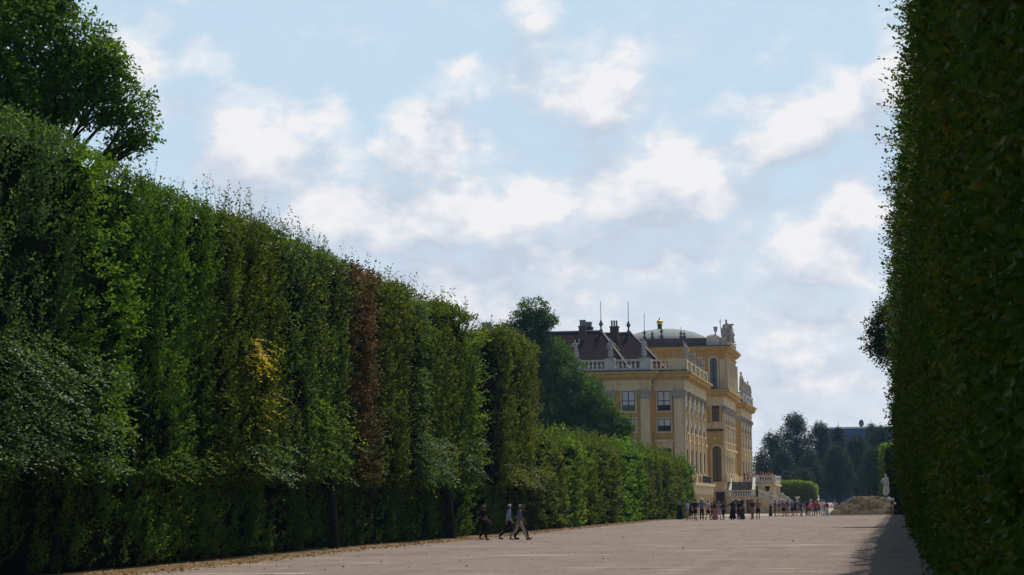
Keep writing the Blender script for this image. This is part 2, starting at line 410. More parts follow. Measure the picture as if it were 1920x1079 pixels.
# ------------------------------------------------------------------ heap of excavated sand
def heap(name, px, Y, halfx, halfy, h, seed):
    cx = xat(px, Y); nx, ny = 90, 50; v = []; f = []
    for j in range(ny + 1):
        for i in range(nx + 1):
            u = -1.15 + 2.3 * i / nx; t = -1.15 + 2.3 * j / ny
            r = math.hypot(u, t); ang = math.atan2(t, u)
            e = max(0, 1.02 - r * (1 + .08 * math.sin(3 * ang + 1))) / .62
            z = h * min(1, e) ** .92
            z = min(z, h * (.93 + .09 * float(fbm(u * 4 + 9, t * 4))))
            z += (float(fbm(u * 9 + seed, t * 9)) - .5) * .55 * min(1, e * 3) + (float(fbm(u * 30 + seed, t * 30)) - .5) * .22 * min(1, e * 3)
            x = cx + u * halfx; y = Y + t * halfy
            v.append((x, y, gz(y) - .03 + max(z, 0)))
    for j in range(ny):
        for i in range(nx): f.append((j * (nx + 1) + i, j * (nx + 1) + i + 1, (j + 1) * (nx + 1) + i + 1, (j + 1) * (nx + 1) + i))
    return link(name, pydata(name, v, f, True), mat("dug sand", (.088, .060, .028), (.042, .029, .015), 1.6, bump=1.0, stretch=(1, 1, 2.5)))
o = heap("earth_mound", 1630, 268, 4.6, 5.0, 2.15, 2)
MOUND = o
tag(o, "heap of brown excavated earth at the end of the gravel avenue", "earth heap")
# ------------------------------------------------------------------ palace
YEL = mat("ochre plaster", (.55, .36, .125), (.40, .255, .085), 1.3, .9, detail=10, stretch=(1, 1, .22), lo=.38, hi=.72)
CRM = mat("cream plaster", (.67, .54, .345), (.48, .38, .235), 1.5, .85, detail=10, stretch=(1, 1, .22), lo=.40, hi=.74)
STN = mat("weathered stone", (.44, .39, .33), (.27, .24, .215), 2.2, .9, bump=.3, detail=9)
WST = mat("pale limestone", (.60, .58, .53), (.46, .44, .40), 1.6, .85)
TIL = mat("brown roof tiles", (.034, .018, .017), (.020, .013, .014), 1.1, .97, bump=.5, stretch=(1, 1, 4), detail=10, spec=.03)
HIP = mat("pale ridge tiles", (.46, .37, .30), (.36, .28, .22), 3)
CUP = mat("dark sheet copper", (.075, .12, .13), (.05, .075, .085), 2, .5)
ZNC = mat("grey sheet metal", (.25, .265, .255), (.21, .225, .22), 1, .9)
FRM = mat("dark window paint", (.020, .017, .022), (.028, .022, .026), 4, .5)
GLS = mat("window glass", (.018, .02, .026), (.03, .034, .04), .8, .08, spec=.6)
BLD = mat("pale roller blind", (.52, .53, .55), (.46, .47, .50), 1.2, .35, spec=.5)
GLD = mat("gilded metal", (.80, .52, .12), (.70, .43, .09), 4, .35, metal=.8)
IRN = mat("black iron", (.02, .02, .02), (.035, .03, .03), 6, .55)
BRK = mat("sooty brick", (.12, .075, .06), (.08, .055, .045), 3)

Y1, Y1L, Y1E, X1, XS = 324.0, 322.4, 360.0, -30.7, at(1219.5, 800, 322.4)[0]
Y2, Y2E, X2 = 378.0, 405.0, -29.25
Y3, Y3E, X3 = 427.0, 456.0, -29.65
XL = -78.0
z1 = lambda py: zat(1262, py, Y1)
Z0 = -.35
ZLEDGE, ZPED = z1(905), z1(884)
ZARC, ZFRI, ZCOR, ZTOP = z1(732), z1(722), z1(712), z1(697.5)
ZBB, ZBT = z1(694), z1(674)

palace = empty("palace", (X1, Y1, Z0), "long ochre yellow palace with cream pilasters, brown hipped roofs and a raised middle storey", "palace")
def bx(mb, face, pl, a0, a1, d0, d1, z0, z1_):
    if face == 'S': return mb.box(a0, a1, pl - d1, pl - d0, z0, z1_)
    return mb.box(pl + d0, pl + d1, a0, a1, z0, z1_)
def walls(x0, x1, y0, y1, z0, z1_, material):
    return MB().box(x0, x1, y0, y1, z0, z1_).build("wall", material, palace)
walls(XL, XS, Y1L, Y1E + 6, Z0, ZFRI - .4, YEL)
walls(XS, X1, Y1, Y1E, Z0, ZFRI - .4, YEL)
walls(XL, -33.6, Y1E, 450, Z0, ZFRI - .45, YEL)
walls(-46, X2, Y2, Y2E, Z0, ZFRI - .4, YEL)
walls(-46, X3, Y3, Y3E, Z0, ZFRI - .4, YEL)

def cornice(edges):
    """entablature and crowning cornice along (face, plane, a0, a1, extend0, extend1)"""
    mb = MB(); mc = MB(); cp = MB()
    for face, pl, a0, a1, e0, e1 in edges:
        steps = [(ZARC, ZFRI - .05, .22, mb), (ZFRI - .05, ZFRI + .12, .32, mb), (ZFRI + .12, ZCOR, .24, mb),
                 (ZCOR, ZCOR + .35, .55, mc), (ZCOR + .35, ZTOP - .28, .95, mc), (ZTOP - .28, ZTOP, 1.28, mc)]
        for za, zb, d, q in steps:
            bx(q, face, pl, a0 - e0 * d, a1 + e1 * d, -.5, d + (0 if face == 'S' else -.003), za, zb)
        n = int((a1 - a0) / .9)
        for i in range(n):                                  # modillion blocks under the crown
            c = a0 + (i + .5) * (a1 - a0) / n
            bx(mc, face, pl, c - .16, c + .16, .5, .9, ZCOR + .12, ZCOR + .348)
        bx(cp, face, pl, a0 - e0 * 1.2, a1 + e1 * 1.2, -1.2, 1.2, ZTOP, ZTOP + .09)
    o = mb.build("frieze", CRM, palace)
    c = mc.build("cornice", YEL, palace)
    cp.build("cornice_flashing", CUP, palace)
cornice([('S', Y1L, XL, XS, 0, 1), ('S', Y1, XS + .3, X1, 0, 1), ('E', X1, Y1 + .003, Y1E, 1, 1)])
cornice([('S', Y2, -34, X2, 0, 1), ('E', X2, Y2 + .003, Y2E, 1, 1)])
cornice([('S', Y3, -34, X3, 0, 1), ('E', X3, Y3 + .003, Y3E, 1, 1)])

def balustrade(runs, zb, zt, material=WST, posts=3.4, name="balustrade", dz=0):
    """runs: (face, plane, a0, a1, [pedestal centres])"""
    mb = MB()
    for face, pl, a0, a1, peds in runs:
        bx(mb, face, pl, a0, a1, -.25, .25, zb, zb + .28)
        bx(mb, face, pl, a0, a1, -.27, .27, zt - .24, zt)
        for c, hw in peds: bx(mb, face, pl, c - hw, c + hw, -.36, .36, zb + .003, zt + .06)
        c = a0 + .3
        while c < a1 - .2:
            if all(abs(c - q) > hw + .12 for q, hw in peds):
                x, y = (c, pl) if face == 'S' else (pl, c)
                h = zt - zb - .52
                mb.lathe(x, y, [(.13, zb + .28), (.10, zb + .28 + h * .12), (.21, zb + .28 + h * .38), (.09, zb + .28 + h * .72), (.13, zb + .28 + h)], 7)
            c += .62
    return mb.build(name, material, palace, )
XP = lambda px, Y=Y1: at(px, 690, Y)[0]
ped_left = [(XP(1211, Y1L), .85), (XP(1144.5, Y1L), .85), (XP(1080, Y1L), .85), (XP(1015, Y1L), .85)]
balustrade([('S', Y1L - .3, XL, XS, ped_left)], ZBB, ZBT)
balustrade([('S', Y1 - .3, XS, X1 + .2, [(X1 - .9, 1.15)]), ('E', X1 + .2, Y1 - .3, Y1E, [(Y1 + 1, .7)] + [(Y1 + 7.2 * k, .6) for k in (1, 2, 3, 4)] + [(Y1E - .7, .7)])], ZBB, ZBT, CRM)
balustrade([('E', X3 + .2, Y3, Y3E, [(Y3 + .8, .8), (Y3 + 9, .6), (Y3 + 18, .6), (Y3E - .8, .8)]), ('S', Y3, -33, X3 + .2, [])], ZBB, ZBT)

def window(face, pl, a0, a1, z0, z1_, blind=.0, sill=True, hood=0, rows=2, surround=CRM, fw=.22):
    fr = MB(); t = .085
    for p, q in ((a0, a0 + t), (a1 - t, a1), ((a0 + a1) / 2 - .06, (a0 + a1) / 2 + .06)): bx(fr, face, pl, p, q, .02, .09 if face == 'S' else .055, z0, z1_)
    for k in range(rows + 1):
        zz = z0 + (z1_ - z0 - t) * k / rows; bx(fr, face, pl, a0 + .002, a1 - .002, .018, .085 if face == 'S' else .05, zz, zz + t)
    o = fr.build("window", FRM, palace)
    bx(MB(), face, pl, a0, a1, -.05, .03, z0, z1_)
    gm = bx(MB(), face, pl, a0 + .01, a1 - .01, -.05, .03, z0 + .01, z1_ - .01).build("pane", GLS, o)
    if blind: bx(MB(), face, pl, a0 + .03, a1 - .03, .0, .045, z1_ - (z1_ - z0) * blind, z1_ - .02).build("blind", BLD, o)
    s = MB()
    sp = .16 if face == 'S' else .07
    bx(s, face, pl, a0 - fw, a0 - .004, -.1, sp, z0 - .1, z1_ + fw); bx(s, face, pl, a1 + .004, a1 + fw, -.1, sp, z0 - .1, z1_ + fw)
    bx(s, face, pl, a0 - .004, a1 + .004, -.1, sp - .003, z1_ + .003, z1_ + fw)
    if sill: bx(s, face, pl, a0 - fw - .05, a1 + fw + .05, -.1, .26, z0 - .32, z0 - .103)
    if hood:
        bx(s, face, pl, a0 - fw - .25, a1 + fw + .25, -.1, .5, z1_ + hood, z1_ + hood + .32)
        bx(s, face, pl, a0 - fw - .05, a1 + fw + .05, -.1, .1, z1_ + fw, z1_ + hood - .003)
    s.build("surround", surround, o)
    return o
def pilaster(face, pl, a0, a1, z0=None, z1_=None, d=.34, cap=True, material=CRM):
    z0 = ZPED if z0 is None else z0; z1_ = ZARC if z1_ is None else z1_
    mb = MB()
    hb = min(1.25, (z1_ - z0) * .12)
    bx(mb, face, pl, a0, a1, -.1, d, z0, z1_ - hb)
    bx(mb, face, pl, a0 - .12, a1 + .12, -.1, d + .12, z0 - .003, z0 + .35)
    o = mb.build("pilaster", material, palace)
    if cap:
        c = MB(); w_ = a1 - a0
        for k in range(4):
            e = .04 + .075 * k; bx(c, face, pl, a0 - e, a1 + e, -.1, d + e, z1_ - hb + k * hb / 4, z1_ - hb + (k + 1) * hb / 4 - .003)
        for s_ in (a0 - .05, a1 + .05):                     # scrolls
            q = [(s_ + .24 * math.cos(u), z1_ - hb * .35 + .24 * math.sin(u)) for u in np.linspace(0, 2 * math.pi, 10, endpoint=False)]
            if face == 'S': c.prism(q, 'y', pl - d - .34, pl - d)
            else: c.prism(q, 'x', pl + d, pl + d + .34)
        c.build("capital", STN, o)
    return o
# west end, the side towards the avenue
def end_windows(pl, cx, w_, zs):
    window('S', pl, cx - w_ / 2, cx + w_ / 2, z1(zs[0][0]), z1(zs[0][1]), .72)
    window('S', pl, cx - w_ / 2, cx + w_ / 2, z1(zs[1][0]), z1(zs[1][1]), .56, rows=1)
    window('S', pl, cx - w_ / 2, cx + w_ / 2, ZPED + .3, z1(zs[2]), 0, hood=.95)
    window('S', pl, cx - w_ / 2, cx + w_ / 2, .6, 3.5, 0)
ZW = ((769.5, 733.5), (808, 785.5), 841)
end_windows(Y1, at(1245, 752, Y1)[0], 1.88, ZW)
cx = at(1178.5, 752, Y1L)[0]
for k in range(4): end_windows(Y1L, cx - k * 5.1, 1.88, ZW)
pa, pb = at(1201.5, 775, Y1L)[0], at(1221, 775, Y1L)[0]
pilaster('S', Y1L, pa, XS - .05)
for k in (1, 2, 3, 4): pilaster('S', Y1L, pa - 5.1 * k, XS - .05 - 5.1 * k)
pilaster('S', Y1, at(1264, 775, Y1)[0], at(1282, 775, Y1)[0])
pilaster('S', Y1, at(1283.5, 775, Y1)[0], X1 - .02, d=.2, material=STN, cap=True)
mb = MB(); mb.box(XL, XS + .1, Y1L - .5, Y1L, ZLEDGE - .5, ZLEDGE).box(XS + .103, X1 + .1, Y1 - .5, Y1, ZLEDGE - .503, ZLEDGE - .003)
mb.build("string_course", CRM, palace)

# garden fronts: pilasters and windows seen along the wall
def front(pl, ya, yb, bays, zbase, pw=1.3, ww=2.0, d=.20):
    bw = (yb - ya) / bays
    for k in range(bays + 1):
        c = ya + bw * k
        a0 = max(ya + .03, c - pw / 2); a1 = min(yb - .03, c + pw / 2)
        pilaster('E', pl, a0, a1, zbase + 1.3, None, d)
    for k in range(bays):
        c = ya + bw * (k + .5) + .5
        window('E', pl, c - ww / 2, c + ww / 2, z1(769.5), z1(733.5) - .1, .72, fw=.3)
        window('E', pl, c - ww / 2, c + ww / 2, z1(808), z1(785.5), .5, rows=1, fw=.3)
        window('E', pl, c - ww / 2, c + ww / 2, zbase + 1.5, z1(841), 0, hood=.95, rows=3, fw=.3)
    for k in range(bays + 1):
        ped = MB()
        c = ya + bw * k
        bx(ped, 'E', pl, max(ya, c - pw * .7), min(yb, c + pw * .7), -.1, d + .35, zbase, zbase + 1.28)
        ped.build("plinth", CRM, palace)
front(X1, Y1, Y1E, 5, ZLEDGE)
front(X2, Y2, Y2E, 7, 5.3, pw=1.1)
front(X3, Y3, Y3E, 4, 5.3)
# balcony over the ground floor of the west pavilion, with its columns
mb = MB(); mb.box(X1 - .2, X1 + 1.5, Y1 + .3, Y1E - .2, ZLEDGE - .45, ZLEDGE).box(X1 - .1, X1 + 1.15, Y1 + .5, Y1E - .4, ZLEDGE - 1.7, ZLEDGE - .453)
mb.build("balcony", CRM, palace)
rl = MB()
for y in np.arange(Y1 + 15.3, Y1 + 28.6, .28): rl.box(X1 + 1.36, X1 + 1.40, y, y + .05, ZLEDGE, ZLEDGE + 1.0)
rl.box(X1 + 1.33, X1 + 1.43, Y1 + 15, Y1 + 28.7, ZLEDGE + 1.0, ZLEDGE + 1.09).box(X1 + 1.33, X1 + 1.43, Y1 + 15, Y1 + 28.7, ZLEDGE + .05, ZLEDGE + .12)
for x in np.arange(X1 + .9, X1 + 1.35, .14): rl.box(x, x + .05, Y1 + 15, Y1 + 15.05, ZLEDGE, ZLEDGE + 1.0)
for k in range(8): rl.lathe(X1 + 1.38, Y1 + 15.8 + k * 1.7, [(.02, ZLEDGE + .2), (.3, ZLEDGE + .5), (.02, ZLEDGE + .8)], 6, .3, 1)
rl.build("railing", IRN, palace)
for k in range(8):
    y = Y1 + 1.2 + k * (Y1E - Y1 - 2.4) / 7
    c = MB(); c.lathe(X1 + .75, y, [(.42, Z0), (.42, .2), (.33, .3), (.29, ZLEDGE - 2.3), (.36, ZLEDGE - 2.2), (.44, ZLEDGE - 1.95), (.50, ZLEDGE - 1.705)], 12)
    c.build("column", CRM, palace, True)
for k in range(7):
    y = Y1 + 1.2 + (k + .5) * (Y1E - Y1 - 2.4) / 7
    window('E', X1, y - 1.1, y + 1.1, Z0 + .2, ZLEDGE - 2.0, 0, sill=False, rows=3)
# end face of the middle block: window, tall arched door
def arch(face_y, x0, x1, z0, zt, dep, material, name, frame=True):
    r = (x1 - x0) / 2; cx = (x0 + x1) / 2
    pts = [(x0, z0), (x1, z0)] + [(cx + r * math.cos(u), zt - r + r * math.sin(u)) for u in np.linspace(0, math.pi, 13)]
    o = MB().prism(pts, 'y', face_y - dep, face_y + .1).build(name, material, palace)
    if frame:
        R2 = r + .28
        inn = [(x1, z0)] + [(cx + r * math.cos(u), zt - r + r * math.sin(u)) for u in np.linspace(0, math.pi, 13)] + [(x0, z0)]
        out = [(x1 + .28, z0)] + [(cx + R2 * math.cos(u), zt - r + R2 * math.sin(u)) for u in np.linspace(0, math.pi, 13)] + [(x0 - .28, z0)]
        s = MB()
        for i in range(len(inn) - 1):
            s.prism([inn[i], out[i], out[i + 1], inn[i + 1]], 'y', face_y - .22, face_y + .05)
        s.build("surround", CRM, o)
        b = MB(); b.box(cx - .06, cx + .06, face_y - dep - .05, face_y - dep + .02, z0, zt - .2)
        for q in (.3, .6): b.box(x0 + .05, x1 - .05, face_y - dep - .047, face_y - dep + .02, z0 + (zt - z0) * q, z0 + (zt - z0) * q + .1)
        b.build("glazing_bar", FRM, o)
    return o
q0, q1 = at(1336, 870, Y2)[0], at(1353, 870, Y2)[0]
arch(Y2, q0, q1, 5.3, zat(1345, 836, Y2), .06, GLS, "door")
q0, q1 = at(1334.5, 775, Y2)[0], at(1349, 775, Y2)[0]
window('S', Y2, q0, q1, zat(1340, 790, Y2), zat(1340, 761, Y2), 0)
mb = MB(); mb.box(-33.6, at(1354, 800, Y2)[0], Y2 - .12, Y2, zat(1342, 804, Y2), zat(1342, 793, Y2))
mb.build("wall_panel", CRM, palace)
mb = MB(); mb.box(-33.6, at(1357, 800, Y2)[0], Y2 - .3, Y2, zat(1342, 808.5, Y2), zat(1342, 806, Y2)); mb.build("string_course", FRM, palace)
pilaster('S', Y2, at(1355, 830, Y2)[0], at(1360, 830, Y2)[0], 5.5, None, .2)
pilaster('S', Y3, -30.6, X3 - .1, 5.5, None, .12, material=YEL)
q0, q1 = at(1343, 940, Y2)[0], at(1359, 940, Y2)[0]
MB().box(q0, q1, Y2 - .08, Y2 + .1, Z0, zat(1350, 923, Y2)).build("doorway", FRM, palace)
MB().box(-33.6, X2 + .1, Y2 - .35, Y2, zat(1350, 922, Y2), 5.0).box(-33.6, X2 + .35, Y2 - .6, Y2, 5.0, 5.27).build("string_course", CRM, palace)
def flood(x, y, z):
    b = MB(); b.box(x - .12, x + .12, y - .5, y, z - .25, z - .15).frus(x - .2, x + .2, y - .6, y - .2, z - .12, x - .12, x + .12, y - .55, y - .25, z + .06)
    o = b.build("wall_lamp", mat("white lamp housing", (.8, .8, .8), rough=.4), palace)
flood(at(1340, 821, Y2)[0], Y2, zat(1340, 821, Y2)); flood(at(1391, 813, Y3)[0], Y3, zat(1391, 813, Y3))

# raised middle storey
XA, YA, YAE = at(1361, 690, 381.5)[0], 381.5, 405.0
ZA0, ZA1, ZAC, ZAT = ZTOP - .2, zat(1361, 655, YA), zat(1361, 651, YA), zat(1350, 631, YA)
att = MB().box(-60, XA, YA, YAE, ZA0, ZA1).build("attic_storey", YEL, palace)
mb = MB()
for za, zb, d in ((ZA1 - 1.0, ZA1 - .8, .2), (ZA1 - .3, ZA1 - .05, .35), (ZA1 - .05, ZA1 + .3, .65), (ZA1 + .3, ZAC + .1, 1.0)):
    mb.box(-60, XA + d, YA - d, YAE + d, za, zb - .002)
mb.build("cornice", YEL, palace)
MB().box(-60, XA + .9, YA - .9, YAE + .9, ZAC + .1, ZAC + .32).build("cornice_flashing", CUP, palace)
xa, xb = at(1325, 640, YA)[0], at(1348, 640, YA)[0]
MB().box(-60, xa, YA - .1, YA + .6, ZAC + .32, ZAT - .2).build("parapet", mat("brown parapet render", (.13, .085, .07), (.09, .065, .055), 1.2, .97, spec=.05), palace)
mb = MB(); mb.box(xa + .003, xb, YA - .3, YA + .8, ZAC + .32, ZAT); mb.frus(xa - .05, xb + .1, YA - .4, YA + .9, ZAT, xa + .6, xb - .6, YA, YA + .5, ZAT + .35)
mb.build("parapet", WST, palace)
MB().box(xb + .003, XA - .1, YA + .5, YA + .9, ZAC + .32, ZAT - .15).build("parapet", CRM, palace)
balustrade([('E', XA - .2, YA + .9, YAE, [(YA + 2 + 4.2 * k, .6) for k in range(6)])], ZAC + .32, ZAT - .1, CRM)
q0, q1 = at(1331.5, 700, YA)[0], at(1345, 700, YA)[0]
arch(YA, q0, q1, ZA0 + .5, zat(1338, 671, YA), .06, GLS, "window")
pilaster('S', YA, at(1349.5, 700, YA)[0], XA - .05, ZA0 + .3, ZA1 - 1.0, .25, cap=False)
for k in range(9): pilaster('E', XA, YA + .1 + k * 2.8, YA + 1.0 + k * 2.8, ZA0 + .3, ZA1 - 1.0, .35, cap=False)
for k in range(8): window('E', XA, YA + 1.5 + k * 2.8, YA + 2.5 + k * 2.8, ZA0 + 1.2, ZA1 - 1.8, 0)
# low curved roof and gilded crown over the middle storey
YD = 393.0; xc = at(1247, 620, YD)[0]; zt = zat(1247, 617.5, YD)
prof = [(8.2 * math.cos(u), zt - 3.2 + 3.2 * math.sin(u)) for u in np.linspace(0, math.pi / 2 - .02, 14)]
d = MB().lathe(xc, YD, prof, 40).build("dome_roof", ZNC, palace, True)
xc = at(1237, 610, 392)[0]; Z = lambda py: zat(1237, py, 392)
fb = MB().lathe(xc, 392, [(.5, Z(620) - 1), (.5, Z(617)), (.36, Z(616)), (.42, Z(611)), (.5, Z(610))], 10).build("finial_base", BRK, palace)
cr = MB().lathe(xc, 392, [(.38, Z(610)), (.42, Z(608)), (.58, Z(605)), (.56, Z(602.5)), (.3, Z(601)), (.12, Z(600)), (.2, Z(599)), (.14, Z(597.5)), (.03, Z(597)), (.03, Z(594))], 12).build("crown_finial", GLD, fb, True)

# hipped roofs of the west pavilion
def hip_roof(name, x0, x1, y0, y1, ze, zr, hipw, material):
    yc = (y0 + y1) / 2
    v = [(x0, y0, ze), (x1, y0, ze), (x1, y1, ze), (x0, y1, ze), (x0, yc, zr), (x1 - hipw, yc, zr)]
    mb = MB().add(v, [(0, 1, 5, 4), (1, 2, 5), (2, 3, 4, 5), (3, 0, 4), (3, 2, 1, 0)])
    o = mb.build(name, material, palace)
    h = MB(); h.tube([(x1, y0, ze + .05), (x1 - hipw, yc, zr + .05)], [.13, .13], 6); h.tube([(x1, y1, ze + .05), (x1 - hipw, yc, zr + .05)], [.13, .13], 6)
    h.build("ridge_tiles", HIP, o)
    MB().tube([(x0, yc, zr + .04), (x1 - hipw + .1, yc, zr + .04)], [.17, .17], 6).build("ridge_flashing", CUP, o)
    return o
YRA, YRB = 331.5, 338.5
xe = at(1184, 672, Y1L + 1.5)[0]; xr = at(1128, 622, YRA)[0]
roofA = hip_roof("roof", XL, xe, Y1L + 1.5, 2 * YRA - Y1L - 1.5, ZTOP + .25, zat(1100, 622.5, YRA), xe - xr, TIL)
xe2 = at(1256, 676, Y1 + 6)[0]; xr2 = at(1183, 625, YRB)[0]
roofB = hip_roof("roof", XL, xe2, Y1 + 6, 2 * YRB - Y1 - 6, ZTOP + .25, zat(1160, 625.5, YRB), xe2 - xr2, TIL)
MB().box(XL + 1, X1 - 1, Y1L + 1, Y1E - 1, ZTOP - .6, ZTOP + .2).build("roof_deck", CUP, palace)
def chimney(roof, px0, px1, py, Y, pots, ptop, pr=.28):
    a, b = at(px0, py, Y)[0], at(px1, py, Y)[0]; zt = zat((px0 + px1) / 2, py, Y)
    c = MB().box(a, b, Y - .6, Y + .6, zt - 3.2, zt).box(a - .12, b + .12, Y - .72, Y + .72, zt, zt + .15).build("chimney", BRK, roof)
    for p in pots:
        x = at(p, ptop, Y)[0]; zp = zat(p, ptop, Y)
        MB().lathe(x, Y, [(pr, zt - .2), (pr, zp - .1), (pr * 1.15, zp - .1), (pr * 1.15, zp)], 9).build("chimney_pot", ZNC, roof)
chimney(roofA, 1086, 1098, 614, YRA - 1, [1090.5, 1094.5], 600.5, .3)
chimney(roofA, 1099, 1111, 616, YRA + 5, [1099, 1103, 1107], 604, .22)
chimney(roofB, 1144.5, 1159.5, 614.5, YRB - 1.5, [1147, 1151.5, 1156], 601.5, .14)
chimney(roofA, 904, 924, 622, YRA, [907, 912, 918], 605, .3)
def spike(px, pyb, pyu, pyt, Y):
    x = at(px, pyb, Y)[0]; zb = zat(px, pyb, Y); zu = zat(px, pyu, Y); zt = zat(px, pyt, Y); h = zu - zb
    m = MB().lathe(x, Y, [(.34, zb - .4), (.3, zb + .1 * h), (.12, zb + .3 * h), (.12, zb + .45 * h), (.36, zb + .68 * h), (.2, zb + .82 * h), (.1, zu), (.05, zu + .1), (.045, zt)], 9)
    m.build("roof_finial", mat("dark stone finial", (.16, .14, .13), (.10, .09, .09), 3), palace)
spike(1127, 623, 601, 566, YRA); spike(1178.5, 625, 603, 566, YRB); spike(1208.5, 634, 620, 588, YA + 1)
spike(1223, 633, 623, 621, YA + 2); spike(1240.5, 632, 617, 613, YA + 1); spike(1277, 632, 622, 613, YA + 2); spike(1283, 632, 624, 618, YA + 4)

# ------------------------------------------------------------------ stairs up to the garden terrace
st = empty("garden_staircase", (-26, 384, Z0), "pale stone double staircase and terrace against the middle of the yellow palace", "staircase")
ZT = 5.3; ZL = 2.75
xl, xr_, xm = at(1361, 940, 380)[0], at(1416, 940, 380)[0], -25.2
mb = MB()                                                   # landing carried on piers
for a, b in ((1361, 1373), (1396, 1399), (1408, 1420)):
    mb.box(at(a, 940, 380)[0], at(b, 940, 380)[0], 380, 381.5, Z0, ZL - .3)
mb.box(xl, xr_ + .4, 380, 388, ZL - .3, ZL); mb.box(xl - .15, xr_ + .5, 379.8, 388.1, ZL - .55, ZL - .303)
mb.build("landing", CRM, st)
MB().box(xl + .3, xr_, 386.5, 387, Z0, ZL - .56).build("back_wall", YEL, st)
b = MB(); b.box(at(1381, 945, 386)[0], at(1392, 945, 386)[0], 386.3, 386.6, Z0, 2.0); b.build("door", FRM, st)
mb = MB(); n = 14; sx0, sx1 = at(1372, 912, 386)[0], at(1411, 912, 386)[0]
for k in range(n):
    mb.box(sx0, sx1, 383.4 + k * .33, 389, ZL + (ZT - ZL) * k / n, ZL + (ZT - ZL) * (k + 1) / n - .003)
mb.build("upper_flight", mat("worn grey step stone", (.20, .185, .17), (.13, .12, .115), 2), st)
def rail_run(p0, p1, h=1.05, step=.42, name="balustrade", thick=.22):
    p0 = Vector(p0); p1 = Vector(p1); L_ = (p1 - p0).length; d = (p1 - p0) / L_; s_ = Vector((d.y, -d.x, 0)).normalized() * thick
    mb = MB(); up = Vector((0, 0, 1))
    for lo, hi in ((-.05, .16), (h - .18, h)):
        q = [p0 + s_ + up * lo, p0 - s_ + up * lo, p1 - s_ + up * lo, p1 + s_ + up * lo, p0 + s_ + up * hi, p0 - s_ + up * hi, p1 - s_ + up * hi, p1 + s_ + up * hi]
        mb.add(q, [(0, 1, 2, 3), (4, 7, 6, 5), (0, 4, 5, 1), (1, 5, 6, 2), (2, 6, 7, 3), (3, 7, 4, 0)])
    t = step
    while t < L_ - .1:
        p = p0 + d * t
        mb.lathe(p.x, p.y, [(.07, p.z + .1), (.12, p.z + .38), (.055, p.z + .66), (.08, p.z + h - .12)], 6); t += step
    for p in (p0, p1): mb.box(p.x - .3, p.x + .3, p.y - .3, p.y + .3, p.z - .06, p.z + h + .12)
    return mb.build(name, WST, st)
rail_run((sx0 - .25, 383.4, ZL), (sx0 - .25, 388.2, ZT)); rail_run((sx1 + .25, 383.4, ZL), (sx1 + .25, 388.2, ZT))
rail_run((xl + .25, 380.3, ZL), (xr_ + .2, 380.3, ZL), 1.1)
XT = at(1452, 915, 388)[0]
mb = MB(); mb.box(X2, XT, 388.8, 407, ZT - .4, ZT); mb.box(sx1 + .3, XT + .25, 388.4, 407.2, ZT - .75, ZT - .403); mb.build("terrace", CRM, st)
mb = MB(); mb.box(at(1421, 930, 388.8)[0], XT - .05, 388.8, 392, Z0, ZT - .76); mb.box(X2, XT - .05, 404, 406.8, Z0, ZT - .76)
for k in range(3): mb.box(XT - 1.3, XT - .06, 393.5 + 3.5 * k, 394.7 + 3.5 * k, Z0, ZT - .76)
mb.build("terrace_pier", CRM, st)
ov = [(at(1439, 916, 388.8)[0] + .42 * math.cos(u), zat(1439, 915, 388.8) + .62 * math.sin(u)) for u in np.linspace(0, 2 * math.pi, 16, endpoint=False)]
MB().prism(ov, 'y', 388.7, 388.9).build("oval_opening", FRM, st)
rail_run((sx1 + .6, 388.9, ZT), (XT - .1, 388.9, ZT)); rail_run((XT - .1, 389.3, ZT), (XT - .1, 406.6, ZT)); rail_run((X2 + .9, 406.6, ZT), (XT - .4, 406.6, ZT))
def side_flight(y0, y1, xa_, za, xb_, zb):
    mb = MB(); n = 15
    for k in range(n):
        f0_, f1_ = k / n, (k + 1) / n
        mb.box(xa_ + (xb_ - xa_) * f0_, xa_ + (xb_ - xa_) * f1_ - .004, y0 + .3, y1 - .3, Z0, za + (zb - za) * f0_)
    mb.build("side_flight", mat("worn grey step stone", (.2, .18, .17)), st)
    s = MB()
    for y in (y0, y1):
        MB().prism([(xa_, Z0), (xb_, Z0), (xb_, zb + .02), (xa_, za + .02)], 'y', y - .2, y + .2).build("stringer_wall", CRM, st)
    for y in (y0, y1): rail_run((xa_, y, za), (xb_, y, zb))
side_flight(380.3, 384.5, xr_ + .45, ZL, -16.6, Z0 + .25)
side_flight(402.5, 406.5, XT + .3, 2.3, at(1500, 950, 402)[0], Z0 + .25)
# ------------------------------------------------------------------ figures grown on joint skeletons
PENDING = []
def skin(name, verts, rad, edges, material, parent=None, sub=1):
    me = bpy.data.meshes.new(name); me.from_pydata([tuple(map(float, v)) for v in verts], edges, [])
    o = link(name, me, material, parent)
    mo = o.modifiers.new("skin", 'SKIN'); mo.use_smooth_shade = True
    sv = me.skin_vertices[0].data
    for i, r in enumerate(rad):
        sv[i].radius = (r, r) if np.isscalar(r) else r
        sv[i].use_root = (i == 0)
    if sub:
        s_ = o.modifiers.new("subd", 'SUBSURF'); s_.levels = sub; s_.render_levels = sub
    PENDING.append(o)
    return o
def grow():
    bpy.context.view_layer.update()
    dg = bpy.context.evaluated_depsgraph_get()
    for o in PENDING:
        me = bpy.data.meshes.new_from_object(o.evaluated_get(dg))
        ms = [s_.material for s_ in o.material_slots]
        o.modifiers.clear(); old = o.data; o.data = me
        if not me.materials:
            for q in ms: me.materials.append(q)
        for p in me.polygons: p.use_smooth = True
        bpy.data.meshes.remove(old)
    PENDING.clear()

